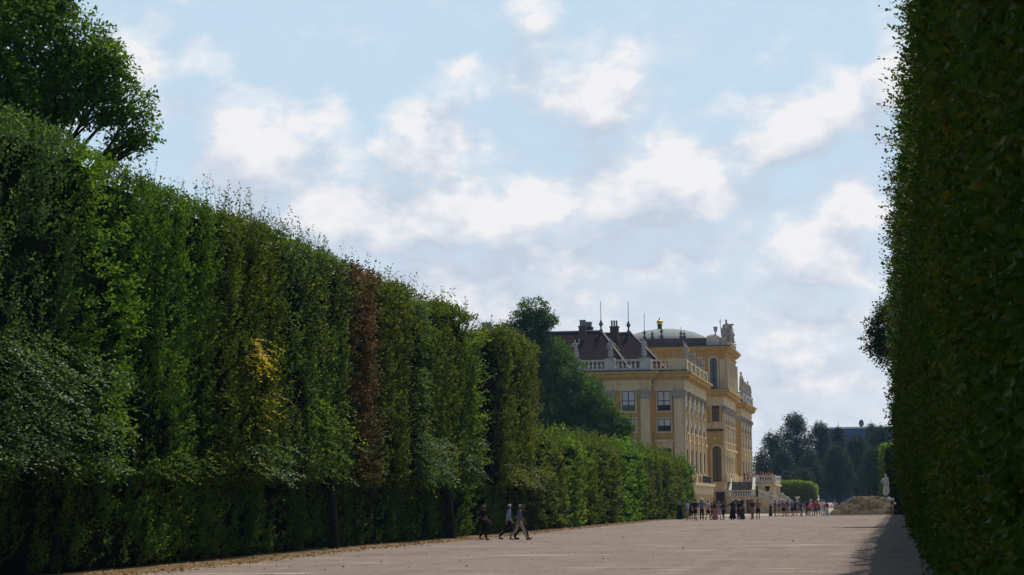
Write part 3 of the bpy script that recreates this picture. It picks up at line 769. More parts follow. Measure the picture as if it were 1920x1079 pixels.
class Chain:
    def __init__(s): s.v = []; s.r = []; s.e = []
    def add(s, p, r, parent=None):
        s.v.append(tuple(map(float, p))); s.r.append(r)
        if parent is not None: s.e.append((parent, len(s.v) - 1))
        return len(s.v) - 1

_cloth = {}
def cloth(c):
    k = tuple(round(v, 3) for v in c)
    if k not in _cloth: _cloth[k] = mat("cloth " + str(len(_cloth)), k, tuple(v * .78 for v in k), 9, .85)
    return _cloth[k]
SKIN1 = (.42, .24, .16); SKIN2 = (.30, .165, .10); SKIN3 = (.20, .10, .06)

def person(px, Y, label, h=1.72, face=0, top=(.1, .1, .1), sleeve='short', bottom='trousers', bcol=(.03, .03, .04), shoes=(.05, .04, .04),
           hair=(.05, .03, .02), long_hair=False, hat=None, skin_c=SKIN1, stride=0.0, arms='down', lean=0.0, z=None, group="visitors in front of the palace", build=1.0, swing=0.0, faceparts=False, X=None):
    z = gz(Y) + .006 if z is None else z
    x = xat(px, Y, z) if X is None else X
    root = empty("person", (x, Y, z), label, "person", group, R(face)); LOCAL.add(root.name)
    rp = np.random.default_rng(int(px * 2))
    if 1300 < px and z < 1 and group.startswith('visitors') and abs(face) < 20: face = float(rp.uniform(-75, 75)); root.rotation_euler.z = R(face)
    if px > 1200 and arms == 'down': arms = str(rp.choice(['down', 'front', 'camera', 'reach'])); stride = stride or float(rp.uniform(-.14, .14)); swing = float(rp.uniform(-.06, .12))
    if px > 1200: build = build * 1.12; top = top and tuple(min(.7, v * 1.25 + .008) for v in top); bcol = tuple(min(.7, v * 1.15 + .005) for v in bcol)
    if px > 1440 and z < 1: h *= 1.06
    k = h / 1.72; b = build
    L = lambda p: (p[0] * k, (p[1] + lean * max(0, p[2] - .9)) * k, p[2] * k)
    # legs: hip, knee, ankle, toe for each side; s = +1 right, -1 left
    legs = {}
    for s_ in (1, -1):
        f = stride * s_
        hip = (.09 * s_, 0, .90); kn = (.095 * s_, f * .55 + (.06 if f < 0 else .04) * (stride != 0), .49 + .02 * (f < 0))
        an = (.10 * s_, f * 1.0 - (.10 if f < 0 else -.02) * (stride != 0), .085 + (.05 if f < 0 else 0))
        toe = (.115 * s_, an[1] + .17, .035 if f >= 0 else .03)
        legs[s_] = (hip, kn, an, toe)
    arm = {}
    for s_ in (1, -1):
        sh = (.185 * s_ * b, 0, 1.40)
        sw = -swing * s_
        if arms == 'down': el = (.245 * s_ * b, -.03 + sw * .5, 1.12); wr = (.25 * s_ * b, .06 + sw * 1.1, .88)
        elif arms == 'akimbo': el = (.42 * s_ * b, -.06, 1.15); wr = (.19 * s_ * b, .10, 1.00)
        elif arms == 'camera': el = (.30 * s_ * b, .12, 1.17); wr = (.10 * s_, .30, 1.42)
        elif arms == 'front': el = (.25 * s_ * b, .02, 1.12); wr = (.10 * s_, .24, 1.05)
        elif arms == 'raised': el = (.38 * s_ * b, .05, 1.52); wr = (.22 * s_, .08, 1.74)
        elif arms == 'out': el = ((.45 if s_ < 0 else .25) * s_ * b, 0, 1.2 if s_ < 0 else 1.12); wr = ((.62 if s_ < 0 else .25) * s_, .08, 1.12 if s_ < 0 else .88)
        elif arms == 'reach': el = (.24 * s_ * b, .03 if s_ > 0 else -.05, 1.12); wr = (.22 * s_ * b, .22 if s_ > 0 else .0, .94 if s_ > 0 else .88)
        else: el = (.24 * s_, -.03, 1.12); wr = (.25 * s_, .05, .88)
        arm[s_] = (sh, el, wr)
    c = Chain(); A = lambda p, r, q=None: c.add(L(p), (r[0] * k, r[1] * k) if not np.isscalar(r) else r * k, q)
    pv = A((0, 0, .95), .115 * b); sp = A((0, .01, 1.12), .115 * b, pv); ch = A((0, 0, 1.32), .125 * b, sp); nb = A((0, -.005, 1.44), .07, ch)
    nk = A((0, .008, 1.50), .053, nb); jaw = A((0, .03, 1.555), .070, nk); hd = A((0, .018, 1.63), .088, jaw); A((0, 0, 1.69), .062, hd)
    ns = A((0, .112, 1.60), .012, hd); ea = [A((s_ * .092, .005, 1.615), .012, hd) for s_ in (1, -1)]
    for s_ in (1, -1):
        hp, kn, an, toe = legs[s_]
        a = A(hp, .082 * b, pv); a = A(kn, .052, a); a = A(((kn[0] + an[0]) / 2, (kn[1] + an[1]) / 2 - .015, (kn[2] + an[2]) / 2 + .04), .05, a); a = A(an, .036, a); A(toe, .028, a)
        sh, el, wr = arm[s_]
        a = A(sh, .056, ch); a = A(el, .040, a); a = A(wr, .028, a)
        d = np.array(wr) - np.array(el); d /= np.linalg.norm(d)
        sd_ = np.cross(d, (1, 0, 0)); sd_ /= max(np.linalg.norm(sd_), 1e-6)
        pm = np.array(wr) + d * .075; pi = A(pm, .027, a)
        for q, (o_, ln) in enumerate(((-.030, .068), (-.010, .080), (.010, .075), (.029, .058))):   # four fingers, lightly curled
            b0 = pm + d * .022 + sd_ * o_; m1 = b0 + d * ln * .55; tp = m1 + d * ln * .4 + np.array((-s_ * .018, .0, 0))
            i = A(b0, .0095, pi); i = A(m1, .009, i); A(tp, .0075, i)
        t0 = np.array(wr) + d * .035 + sd_ * -.03; t1 = t0 + d * .035 + sd_ * -.022
        i = A(t0, .012, pi); A(t1, .009, i)
    skin("body", c.v, c.r, c.e, cloth(skin_c), root)
    # upper garment
    if top is not None:
        g = Chain(); G = lambda p, r, q=None: g.add(L(p), r * k, q)
        a = G((0, 0, .86 if bottom != 'tucked' else .96), .140 * b); a2 = G((0, .01, 1.10), .134 * b, a); a3 = G((0, 0, 1.32), .142 * b, a2); G((0, -.005, 1.445), .082, a3)
        for s_ in (1, -1):
            sh, el, wr = arm[s_]
            i = G(sh, .073, a3)
            if sleeve == 'long':
                i = G(el, .055, i); G(tuple(np.array(el) + (np.array(wr) - np.array(el)) * .93), .042, i)
            elif sleeve == 'short':
                G(tuple(np.array(sh) + (np.array(el) - np.array(sh)) * .72), .062, i)
        skin("shirt", g.v, g.r, g.e, cloth(top), root)
    if bottom in ('trousers', 'tucked', 'shorts'):
        g = Chain(); G = lambda p, r, q=None: g.add(L(p), r * k, q)
        a = G((0, 0, 1.05), .120 * b); a = G((0, 0, .96), .128 * b, a)
        for s_ in (1, -1):
            hp, kn, an, toe = legs[s_]
            i = G(hp, .105 * b, a)
            if bottom == 'shorts': G(tuple(np.array(hp) + (np.array(kn) - np.array(hp)) * .93), .088, i)
            else:
                i = G(kn, .076, i); i = G(((kn[0] + an[0]) / 2, (kn[1] + an[1]) / 2, (kn[2] + an[2]) / 2), .068, i); G((an[0], an[1], an[2] + .02), .062, i)
        skin("trousers" if bottom != 'shorts' else "shorts", g.v, g.r, g.e, cloth(bcol), root)
    elif bottom in ('skirt', 'long_skirt'):
        ze = .45 if bottom == 'skirt' else .08
        m_ = MB(); rr = np.random.default_rng(int(px)); n = 18; v = []
        lv = [(1.06, .125), (.98, .15), (.80, .19), ((.80 + ze) / 2, .215), (ze, .26 if bottom == 'skirt' else .30)]
        for i, (zz, r) in enumerate(lv):
            for q in range(n):
                a = 2 * math.pi * q / n; f = 1 + .07 * i / 4 * math.sin(q * 2.1 * 2)
                v.append(L((r * b * f * math.cos(a), r * b * f * .85 * math.sin(a) + stride * .0, zz)))
        fs = [(i * n + q, i * n + (q + 1) % n, (i + 1) * n + (q + 1) % n, (i + 1) * n + q) for i in range(4) for q in range(n)]
        link("skirt", pydata("skirt", v, fs, True), cloth(bcol), root)
    for s_ in (1, -1):
        hp, kn, an, toe = legs[s_]
        g = Chain(); i = g.add(L((an[0], an[1] - .045, max(.045, an[2] - .045))), .046 * k); i = g.add(L((an[0], an[1] + .05, max(.042, an[2] - .05))), .047 * k, i); g.add(L((toe[0], toe[1] + .04, .036)), .036 * k, i)
        skin("shoe", g.v, g.r, g.e, cloth(shoes), root, 1)
    if hair is not None:
        m_ = MB(); n = 14; v = []; lv = 7
        for i in range(lv):
            t = i / (lv - 1); ph = t * 1.75
            for q in range(n):
                a = 2 * math.pi * q / n; fr = max(0, math.sin(a))            # forehead kept clear
                p = ph * (1 - .45 * fr)
                r = .095 * math.sin(max(p, .02)); v.append(L((r * math.cos(a), r * 1.12 * math.sin(a) + .008, 1.625 + .097 * math.cos(p))))
        fs = [(i * n + q, (i + 1) * n + q, (i + 1) * n + (q + 1) % n, i * n + (q + 1) % n) for i in range(lv - 1) for q in range(n)] + [tuple(range(n))]
        link("hair", pydata("hair", v, fs, True), cloth(hair), root)
        if long_hair:
            g = Chain(); i = g.add(L((0, -.06, 1.62)), (.085 * k, .05 * k)); i = g.add(L((0, -.085, 1.48)), (.085 * k, .04 * k), i); g.add(L((0, -.10, 1.32)), (.07 * k, .03 * k), i)
            skin("long_hair", g.v, g.r, g.e, cloth(hair), root)
    if hat:
        col, br = hat
        cx, cy, cz = L((0, .01, 1.675))
        hb = MB().lathe(cx, cy, [(br * k, cz - .012), (br * k, cz), (.112 * k, cz + .012), (.108 * k, cz + .06), (.08 * k, cz + .10), (.03 * k, cz + .112)], 16).build("hat", cloth(col), root, True)
    if faceparts:
        e_ = MB()
        for s_ in (1, -1): p = L((s_ * .034, .098, 1.627)); e_.lathe(p[0], p[1], [(.003, p[2] - .009), (.012, p[2]), (.003, p[2] + .009)], 6)
        e_.build("eyes", cloth((.03, .02, .02)), root)
        p = L((0, .098, 1.558)); MB().box(p[0] - .024, p[0] + .024, p[1] - .01, p[1] + .006, p[2] - .006, p[2] + .006).build("mouth", cloth((.28, .09, .07)), root)
    return root

# three men walking along the hedge
WG = "men walking along the tall hedge"
FW = -72          # walking to the right and a little away
person(907, 107.5, "person in dark navy shirt and black trousers walking last along the tall hedge", 1.70, -60, (.018, .02, .035), 'short', 'trousers', (.012, .012, .015), (.16, .06, .035), (.20, .10, .06), skin_c=SKIN2, stride=.07, arms='reach', group=WG, faceparts=True)
person(953, 108.5, "white-haired person in light blue shirt and black trousers striding beside the hedge", 1.72, FW, (.30, .45, .76), 'long', 'tucked', (.012, .012, .018), (.015, .012, .012), (.55, .50, .42), stride=-.36, swing=.16, lean=.10, group=WG, faceparts=True)
person(973.5, 107.0, "grey-haired person in blue shirt and pale beige trousers striding in front of a companion", 1.70, FW, (.15, .20, .31), 'long', 'trousers', (.52, .45, .34), (.22, .19, .17), (.30, .28, .25), stride=.34, swing=.10, lean=.06, build=1.15, skin_c=SKIN2, group=WG, faceparts=True)
person(979, 109.4, "dark-clothed person almost hidden behind the man in beige trousers", 1.70, FW, (.05, .02, .02), 'short', 'trousers', (.012, .012, .014), (.015, .012, .012), (.05, .02, .02), skin_c=SKIN2, stride=-.30, swing=.1, lean=.06, group=WG)

# group at the end of the low hedge
G1 = "visitors standing at the end of the low hedge"
BLK = (.012, .012, .014); NVY = (.02, .025, .05); DEN = (.06, .10, .18); KHA = (.26, .20, .12); WHT = (.72, .70, .70)
B = 1.06
person(1275, 203, "grey-haired person in long black dress close against the end of the low hedge", 1.62, 20, BLK, 'long', 'long_skirt', BLK, hair=(.30, .28, .26), build=1.25, group=G1)
person(1289, 196, "person in lilac shirt, pale shorts and white shoes beside the hedge end", 1.72, 70, (.36, .38, .60), 'short', 'shorts', (.40, .36, .42), (.75, .75, .75), (.02, .015, .012), arms='front', group=G1)
person(1296, 203, "person in dark top and dark shorts half hidden behind the man in black t-shirt", 1.66, 0, (.03, .025, .04), 'short', 'shorts', (.015, .02, .025), hair=(.09, .04, .02), group=G1)
person(1304, 195, "person in black t-shirt, black shorts and white socks with hands on hips", 1.80, 0, BLK, 'short', 'shorts', BLK, (.75, .75, .74), (.06, .03, .02), arms='akimbo', build=1.12, group=G1)
person(1316, 196, "person in blue shirt and navy trousers wearing a wide white sun hat", 1.84, 0, (.13, .19, .33), 'short', 'trousers', NVY, BLK, (.07, .04, .03), hat=((.80, .78, .76), .26), arms='front', build=1.05, group=G1)
person(1328, 197, "person in pale pink shirt and dark knee-length trousers beside the man with the white hat", 1.72, 15, (.58, .46, .56), 'short', 'shorts', (.02, .02, .025), (.6, .55, .5), (.16, .06, .05), build=1.1, group=G1)
person(1341, 199, "person in dark brown top and salmon pink long skirt", 1.66, -15, (.07, .03, .03), 'none', 'long_skirt', (.50, .20, .15), hair=(.05, .02, .015), long_hair=True, group=G1)
person(1348, 202, "person in black and white patterned dress next to the salmon pink skirt", 1.62, -30, (.28, .28, .28), 'short', 'skirt', (.42, .42, .40), hair=(.35, .30, .24), group=G1)
person(1357, 200, "red-haired person in dark clothes standing before the dark doorway", 1.62, 0, (.03, .02, .025), 'long', 'trousers', (.02, .02, .03), (.5, .4, .35), (.18, .06, .04), group=G1)
G2 = "visitors in front of the staircase"
person(1374, 201, "blonde person in long black dress holding one arm out", 1.74, 0, BLK, 'long', 'long_skirt', BLK, hair=(.62, .52, .36), hat=((.70, .66, .55), .15), arms='out', group=G2)
person(1380, 204, "small person in pale pink top behind the blonde woman in black", 1.58, 0, (.55, .38, .42), 'short', 'shorts', (.30, .14, .16), hair=(.4, .3, .25), group=G2)
person(1386, 201, "person in black shirt and black trousers with a pale cap near the yellow opening", 1.70, -35, BLK, 'short', 'trousers', BLK, hair=(.05, .04, .03), hat=((.55, .50, .46), .13), arms='front', group=G2)
person(1392.5, 199, "short white-haired person in dark green dress beside the man in black", 1.30, -70, (.02, .045, .035), 'long', 'long_skirt', (.02, .045, .035), hair=(.65, .63, .60), lean=.25, build=1.2, group=G2)
person(1411, 203, "person in dark maroon shirt and khaki trousers under the landing", 1.80, 10, (.05, .018, .025), 'short', 'trousers', KHA, (.10, .08, .06), (.025, .015, .012), arms='front', build=1.08, group=G2)
person(1421.5, 202, "bare-chested tanned person in black shorts", 1.82, 0, None, 'none', 'shorts', BLK, (.12, .08, .07), (.05, .03, .02), skin_c=(.36, .19, .13), arms='front', build=1.05, group=G2)
G3 = "visitors gathered at the end of the avenue"
person(1445, 258, "small person in long dark dress at the left end of the far crowd", 1.32, 0, (.03, .02, .025), 'short', 'long_skirt', (.025, .02, .025), hair=(.03, .02, .02), group=G3)
person(1453.5, 258, "broad person in blue-grey shirt and blue-grey shorts", 1.76, 0, (.10, .12, .20), 'short', 'shorts', (.11, .11, .15), (.20, .12, .10), (.03, .025, .03), arms='front', build=1.2, group=G3)
person(1461, 264, "person in dark plum top between the blue-grey man and the white cap", 1.62, 0, (.09, .05, .08), 'short', 'shorts', (.20, .14, .16), hair=(.04, .03, .04), group=G3)
person(1468.5, 258, "person with white cap, grey patterned top and black shorts", 1.76, 5, (.20, .19, .22), 'short', 'shorts', BLK, (.10, .07, .07), (.03, .02, .02), hat=((.78, .78, .80), .12), arms='akimbo', build=1.05, group=G3)
person(1477.5, 260, "person in slate grey jumper and beige trousers", 1.80, 0, (.075, .085, .13), 'long', 'trousers', (.36, .28, .22), (.2, .15, .12), (.08, .04, .03), build=1.12, group=G3)
person(1485, 259, "person in mid blue shirt and black shorts", 1.64, -10, (.09, .13, .27), 'short', 'shorts', BLK, (.2, .1, .08), (.03, .025, .03), group=G3)
person(1491.5, 260, "dark-haired person in navy top and navy shorts", 1.72, 0, (.025, .03, .06), 'short', 'shorts', (.02, .02, .03), (.3, .2, .17), (.06, .03, .03), skin_c=SKIN2, group=G3)
person(1498, 262, "person in teal green shirt", 1.62, 0, (.05, .13, .14), 'short', 'shorts', (.06, .10, .11), (.6, .5, .5), (.35, .33, .30), group=G3)
person(1502.5, 258, "short person in dark top and dark shorts beside the teal shirt", 1.50, 0, (.03, .025, .045), 'short', 'shorts', (.02, .015, .02), (.45, .3, .25), (.05, .03, .03), group=G3)
person(1507.5, 257, "person in grey top and long pale trousers", 1.60, 10, (.24, .22, .27), 'short', 'trousers', (.50, .48, .58), (.5, .45, .45), (.04, .025, .02), long_hair=True, group=G3)
person(1513, 259, "person in dark blue top and bright red trousers", 1.74, -10, (.03, .03, .07), 'short', 'trousers', (.42, .035, .04), (.4, .2, .15), (.06, .03, .03), group=G3)
person(1518, 262, "person in pink top next to the red trousers", 1.66, 0, (.50, .22, .26), 'short', 'shorts', (.12, .09, .12), hair=(.10, .05, .04), group=G3)
person(1521, 276, "person in white shirt standing behind the pink top", 1.80, 0, (.66, .68, .70), 'short', 'trousers', (.30, .27, .27), hair=(.3, .25, .2), hat=((.75, .75, .75), .12), group=G3)
person(1529.5, 258, "person in bright red shirt and blue jeans", 1.60, 0, (.52, .03, .045), 'short', 'trousers', DEN, (.1, .08, .08), (.45, .30, .28), build=1.18, group=G3)
person(1535.5, 272, "person in dark maroon top behind the red shirt", 1.76, 0, (.16, .03, .05), 'short', 'trousers', (.05, .035, .05), hair=(.45, .25, .22), group=G3)
person(1541, 262, "person in baggy white t-shirt and white shorts", 1.78, -20, (.58, .56, .68), 'short', 'shorts', (.48, .46, .56), (.5, .3, .25), (.42, .16, .16), build=1.2, group=G3)
person(1550.5, 259, "long-haired person in red top and trailing white skirt", 1.52, -35, (.36, .045, .06), 'short', 'long_skirt', (.62, .58, .66), hair=(.03, .018, .018), long_hair=True, lean=.08, group=G3)
person(1566, 278, "person in grey t-shirt and black shorts, alone just left of the earth heap", 1.74, 0, (.33, .32, .34), 'short', 'shorts', BLK, (.4, .3, .27), (.22, .15, .12), arms='akimbo', group=G3)
person(1578.5, 300, "person in black shirt half hidden by the earth heap", 1.74, 0, BLK, 'short', 'trousers', (.03, .025, .03), hair=(.02, .015, .015), build=1.1, group=G3)
person(1587, 302, "dark-haired person whose head shows above the earth heap", 1.68, 0, (.025, .02, .03), 'short', 'trousers', BLK, hair=(.02, .015, .015), group=G3)
person(1677, 282, "person in pale pink shirt at the foot of the white statue", 1.70, 40, (.66, .56, .62), 'short', 'trousers', (.25, .22, .22), hair=(.28, .10, .06), skin_c=SKIN1, group=G3)
person(1473, 268, "person in maroon t-shirt seen between the white cap and the slate grey jumper", 1.68, 0, (.17, .045, .06), 'short', 'shorts', (.05, .04, .05), hair=(.05, .03, .03), group=G3)
person(1488.5, 266, "person with reddish brown hair between the mid blue shirt and the navy top", 1.70, 0, (.26, .10, .07), 'short', 'shorts', (.08, .06, .06), hair=(.16, .05, .03), group=G3)
person(1525, 268, "person in rose red top just left of the bright red shirt", 1.64, 0, (.42, .10, .14), 'short', 'trousers', (.28, .25, .28), hair=(.12, .06, .04), group=G3)
person(1545, 270, "person in pale rose shirt behind the baggy white t-shirt", 1.70, 0, (.55, .32, .34), 'short', 'shorts', (.30, .26, .26), hair=(.22, .10, .07), group=G3)
person(1335, 202, "person in dark plum blouse between the pale pink shirt and the salmon skirt", 1.56, 0, (.10, .04, .06), 'short', 'trousers', (.06, .04, .05), hair=(.06, .03, .02), group=G1)
G4 = "visitors up on the terrace"
for (px, Y, lab, top, hr, bt) in [
    (1396, 391, "person in maroon clothes at the head of the stairs", (.10, .03, .03), (.05, .03, .02), (.06, .03, .03)),
    (1403, 392, "person in khaki shirt at the head of the stairs", (.22, .18, .10), (.06, .04, .03), (.04, .04, .05)),
    (1408, 394, "person in white and purple top on the terrace", (.48, .38, .55), (.04, .03, .03), (.06, .05, .09)),
    (1412.5, 397, "person in dark violet top on the terrace behind the sloping balustrade", (.07, .04, .09), (.03, .02, .02), (.03, .03, .04)),
    (1418, 392, "person in black leaning on the terrace balustrade", (.02, .018, .02), (.02, .015, .012), (.02, .02, .02)),
    (1426, 393, "person in crimson shirt behind the terrace balustrade", (.22, .04, .05), (.05, .03, .03), (.03, .03, .04)),
    (1431, 396, "person in rose top behind the terrace balustrade", (.34, .16, .17), (.42, .30, .22), (.1, .08, .08)),
    (1436, 394, "person in grey shirt behind the terrace balustrade", (.16, .15, .16), (.10, .07, .05), (.03, .03, .04)),
    (1442, 393, "person in dark red shirt at the outer corner of the terrace", (.17, .02, .03), (.03, .015, .012), (.03, .03, .04)),
    (1446.5, 395, "person in salmon top at the outer corner of the terrace", (.45, .18, .15), (.2, .09, .06), (.1, .1, .1))]:
    person(px, Y, lab, 1.72, random.choice((-60, -100, -140, 150)), top, 'short', 'trousers', bt, hair=hr, z=ZT + .006, arms=random.choice(('down', 'front')), group=G4)
person(1446, 382.4, "person in blue shirt walking down the side stairs", 1.70, -90, (.10, .15, .28), 'long', 'trousers', (.03, .03, .05), hair=(.4, .36, .33), stride=.12, z=1.9, group=G4)

# ------------------------------------------------------------------ stone figures on the parapets and by the hedge
def statue(x, y, z, h, label, group, pose=0, face=0, material=STN, base=True, cat_="statue"):
    root = empty("stone_statue", (x, y, z), label, cat_, group, R(face)); LOCAL.add(root.name)
    k = h / 1.8; c = Chain(); A = lambda p, r, q=None: c.add([v * k for v in p], r * k, q)
    lean_ = (.06, -.05, .03, -.04)[pose % 4]
    pv = A((0, 0, .98), .17); ft = A((.02, .02, .5), .20, pv); A((.0, 0, .08), .24, ft)
    ch = A((lean_, 0, 1.32), .17, pv); nk = A((lean_ * 1.2, .01, 1.50), .065, ch); hd = A((lean_ * 1.3, .03, 1.66), .105, nk); A((lean_ * 1.3, .02, 1.75), .07, hd)
    if pose == 3:
        a = A((.22, 0, 1.38), .08, ch); a = A((.27, .10, 1.12), .07, a); A((.06, .24, 1.10), .05, a)
        a = A((-.20, 0, 1.38), .08, ch); a = A((-.25, -.02, 1.10), .07, a); a = A((-.22, .02, .80), .08, a); A((-.26, .04, .40), .12, a)
    elif pose % 3 == 0:
        a = A((.24, 0, 1.40), .075, ch); a = A((.42, .05, 1.22), .06, a); A((.22, .16, 1.12), .05, a)
        a = A((-.20, 0, 1.40), .075, ch); a = A((-.34, .02, 1.62), .055, a); A((-.24, .05, 1.92), .045, a)
    elif pose % 3 == 1:
        a = A((.20, 0, 1.40), .075, ch); a = A((.30, -.02, 1.12), .06, a); A((.34, .08, .86), .05, a)
        a = A((-.22, 0, 1.40), .075, ch); a = A((-.46, .06, 1.32), .06, a); A((-.60, .10, 1.14), .06, a)
    else:
        a = A((.24, 0, 1.40), .075, ch); a = A((.44, 0, 1.50), .06, a); A((.62, .05, 1.66), .05, a)
        a = A((-.20, 0, 1.40), .075, ch); a = A((-.32, 0, 1.12), .06, a); A((-.16, .15, 1.06), .05, a)
    a = A((-.16, -.02, .72), .10, pv); A((-.20, .04, .22), .12, a)           # drapery fold
    skin("figure", c.v, c.r, c.e, material, root, 1)
    if base:
        MB().box(-.34 * k, .34 * k, -.32 * k, .32 * k, -.01, .10 * k).build("plinth", material, root)
    return root
SG = "stone statues on the palace parapet"
PALE = mat("pale grey statue stone", (.44, .42, .41), (.28, .265, .26), 2.5, .9, bump=.3)
for i, (px, lab) in enumerate([(1080, "stone statue on the parapet just right of the dark tree top"), (1144.5, "stone statue on the parapet in front of the nearer brown roof"), (1207, "stone statue on the parapet pedestal at the step of the end wall")]):
    statue(at(px, 680, Y1L - .3)[0], Y1L - .3, ZBT + .07, 3.0, lab, SG, i, 180 + (20, -20, 40)[i], PALE)
for i in range(7):
    y = Y1 + 1.6 + i * 5.3 + (.8, -.6, .5, -.9, .3, .9, -.5)[i]
    statue(X1 + .2, y, ZBT - .02 + (.08 if i in () else 0), (2.7, 2.2, 1.9, 2.3, 2.0, 2.4, 1.9, 2.1)[i], "weathered stone figure in the close row along the sunny edge of the lower parapet", SG, i, 90 + 25 * ((i * 5) % 3 - 1), STN)
for i in range(5):
    y = Y3 + 1 + i * 6.4
    statue(X3 + .2, y, ZBT - .02, (4.2, 3.2, 2.9, 3.4, 2.8)[i], "weathered stone figure in the row on the farthest low parapet", SG, i + 1, 100, STN)
# trophy group with spear, eagle and shields on the raised storey
tg = empty("trophy_group", (XA - .4, YA + 2, ZAT - .1), "stone warrior with upright spear beside a spread-winged eagle on the highest parapet corner", "sculpture group"); LOCAL.add(tg.name)
px2 = lambda px, py: (at(px, py, YA + 2)[0] - (XA - .4), zat(px, py, YA + 2) - (ZAT - .1))
def tskin(name, pts, Y=0.0):
    c = Chain(); ids = []
    for (px, py, r, par, dy) in pts:
        x, z = px2(px, py); ids.append(c.add((x, dy + Y, z), r, par))
    skin(name, c.v, c.r, c.e, STN, tg)
tskin("warrior", [(1358, 628, .42, None, 0), (1357.5, 618, .40, 0, 0), (1357.5, 611, .24, 1, 0), (1358, 608, .30, 2, 0), (1354, 618, .18, 1, -.1), (1352.5, 626, .14, 4, -.2), (1362, 617, .18, 1, 0), (1363, 624, .16, 6, -.2), (1355, 640, .45, 0, 0)])
tskin("eagle", [(1367, 630, .38, None, .4), (1366, 620, .42, 0, .4), (1364, 613, .34, 1, .4), (1368, 609.5, .30, 2, .5), (1373, 608.5, .20, 3, .5), (1376, 609.5, .10, 4, .5), (1370, 616, .30, 1, .4), (1372, 611, .2, 6, .4), (1371, 626, .4, 0, .6), (1366, 642, .5, 0, .4)])
p0, p1 = px2(1353, 631), px2(1350.5, 606)
MB().tube([(p0[0], -.25, p0[1]), (p1[0], -.25, p1[1])], [.08, .05], 6).lathe(p1[0], -.25, [(.02, p1[1] - .1), (.12, p1[1] + .1), (.01, p1[1] + .7)], 6).build("spear", STN, tg)
for i in range(4): statue(XA - .2, YA + 6 + i * 4.6, ZAT - .12, (3.6, 3.2, 3.3, 2.6)[i], "weathered stone figure in the row along the highest parapet", SG, i + 2, 90 + 20 * i, STN)
def urn(x, y, z, h, label, group=None):
    root = empty("stone_urn", (x, y, z), label, "urn", group); LOCAL.add(root.name)
    k = h
    MB().lathe(0, 0, [(.14 * k, 0), (.14 * k, .06 * k), (.05 * k, .12 * k), (.06 * k, .2 * k), (.17 * k, .36 * k), (.23 * k, .62 * k), (.24 * k, .76 * k), (.2 * k, .8 * k)], 14).build("bowl", PALE, root, True)
    MB().lathe(0, 0, [(.27 * k, .80 * k), (.27 * k, .88 * k), (.15 * k, .95 * k), (.04 * k, 1.0 * k)], 14).build("lid", PALE, root, True)
urn(at(1341.5, 629, YA)[0], YA + .2, ZAT + .33, zat(1341, 612, YA) - ZAT - .33, "pale stone urn on the white pedestal of the highest parapet")
# white statue beside the hedge
Ys = 300.0; xs_ = xat(1661.5, Ys); gs = gz(Ys)
sr = statue(xs_, Ys, gs + 2.3, 3.15, "pale stone statue of a draped figure on a pedestal before the right hedge", None, 3, 150, mat("grey marble", (.40, .40, .385), (.26, .26, .255), 2), False)
MB().box(-.75, .75, -.75, .75, -2.3, -1.9).frus(-.60, .60, -.60, .60, -1.9, -.52, .52, -.52, .52, -.35).box(-.78, .78, -.78, .78, -.35, -.05).lathe(0, 0, [(.62, -.05), (.5, .1)], 12).build("pedestal", mat("grey marble", (.4, .4, .4)), sr)
grow()
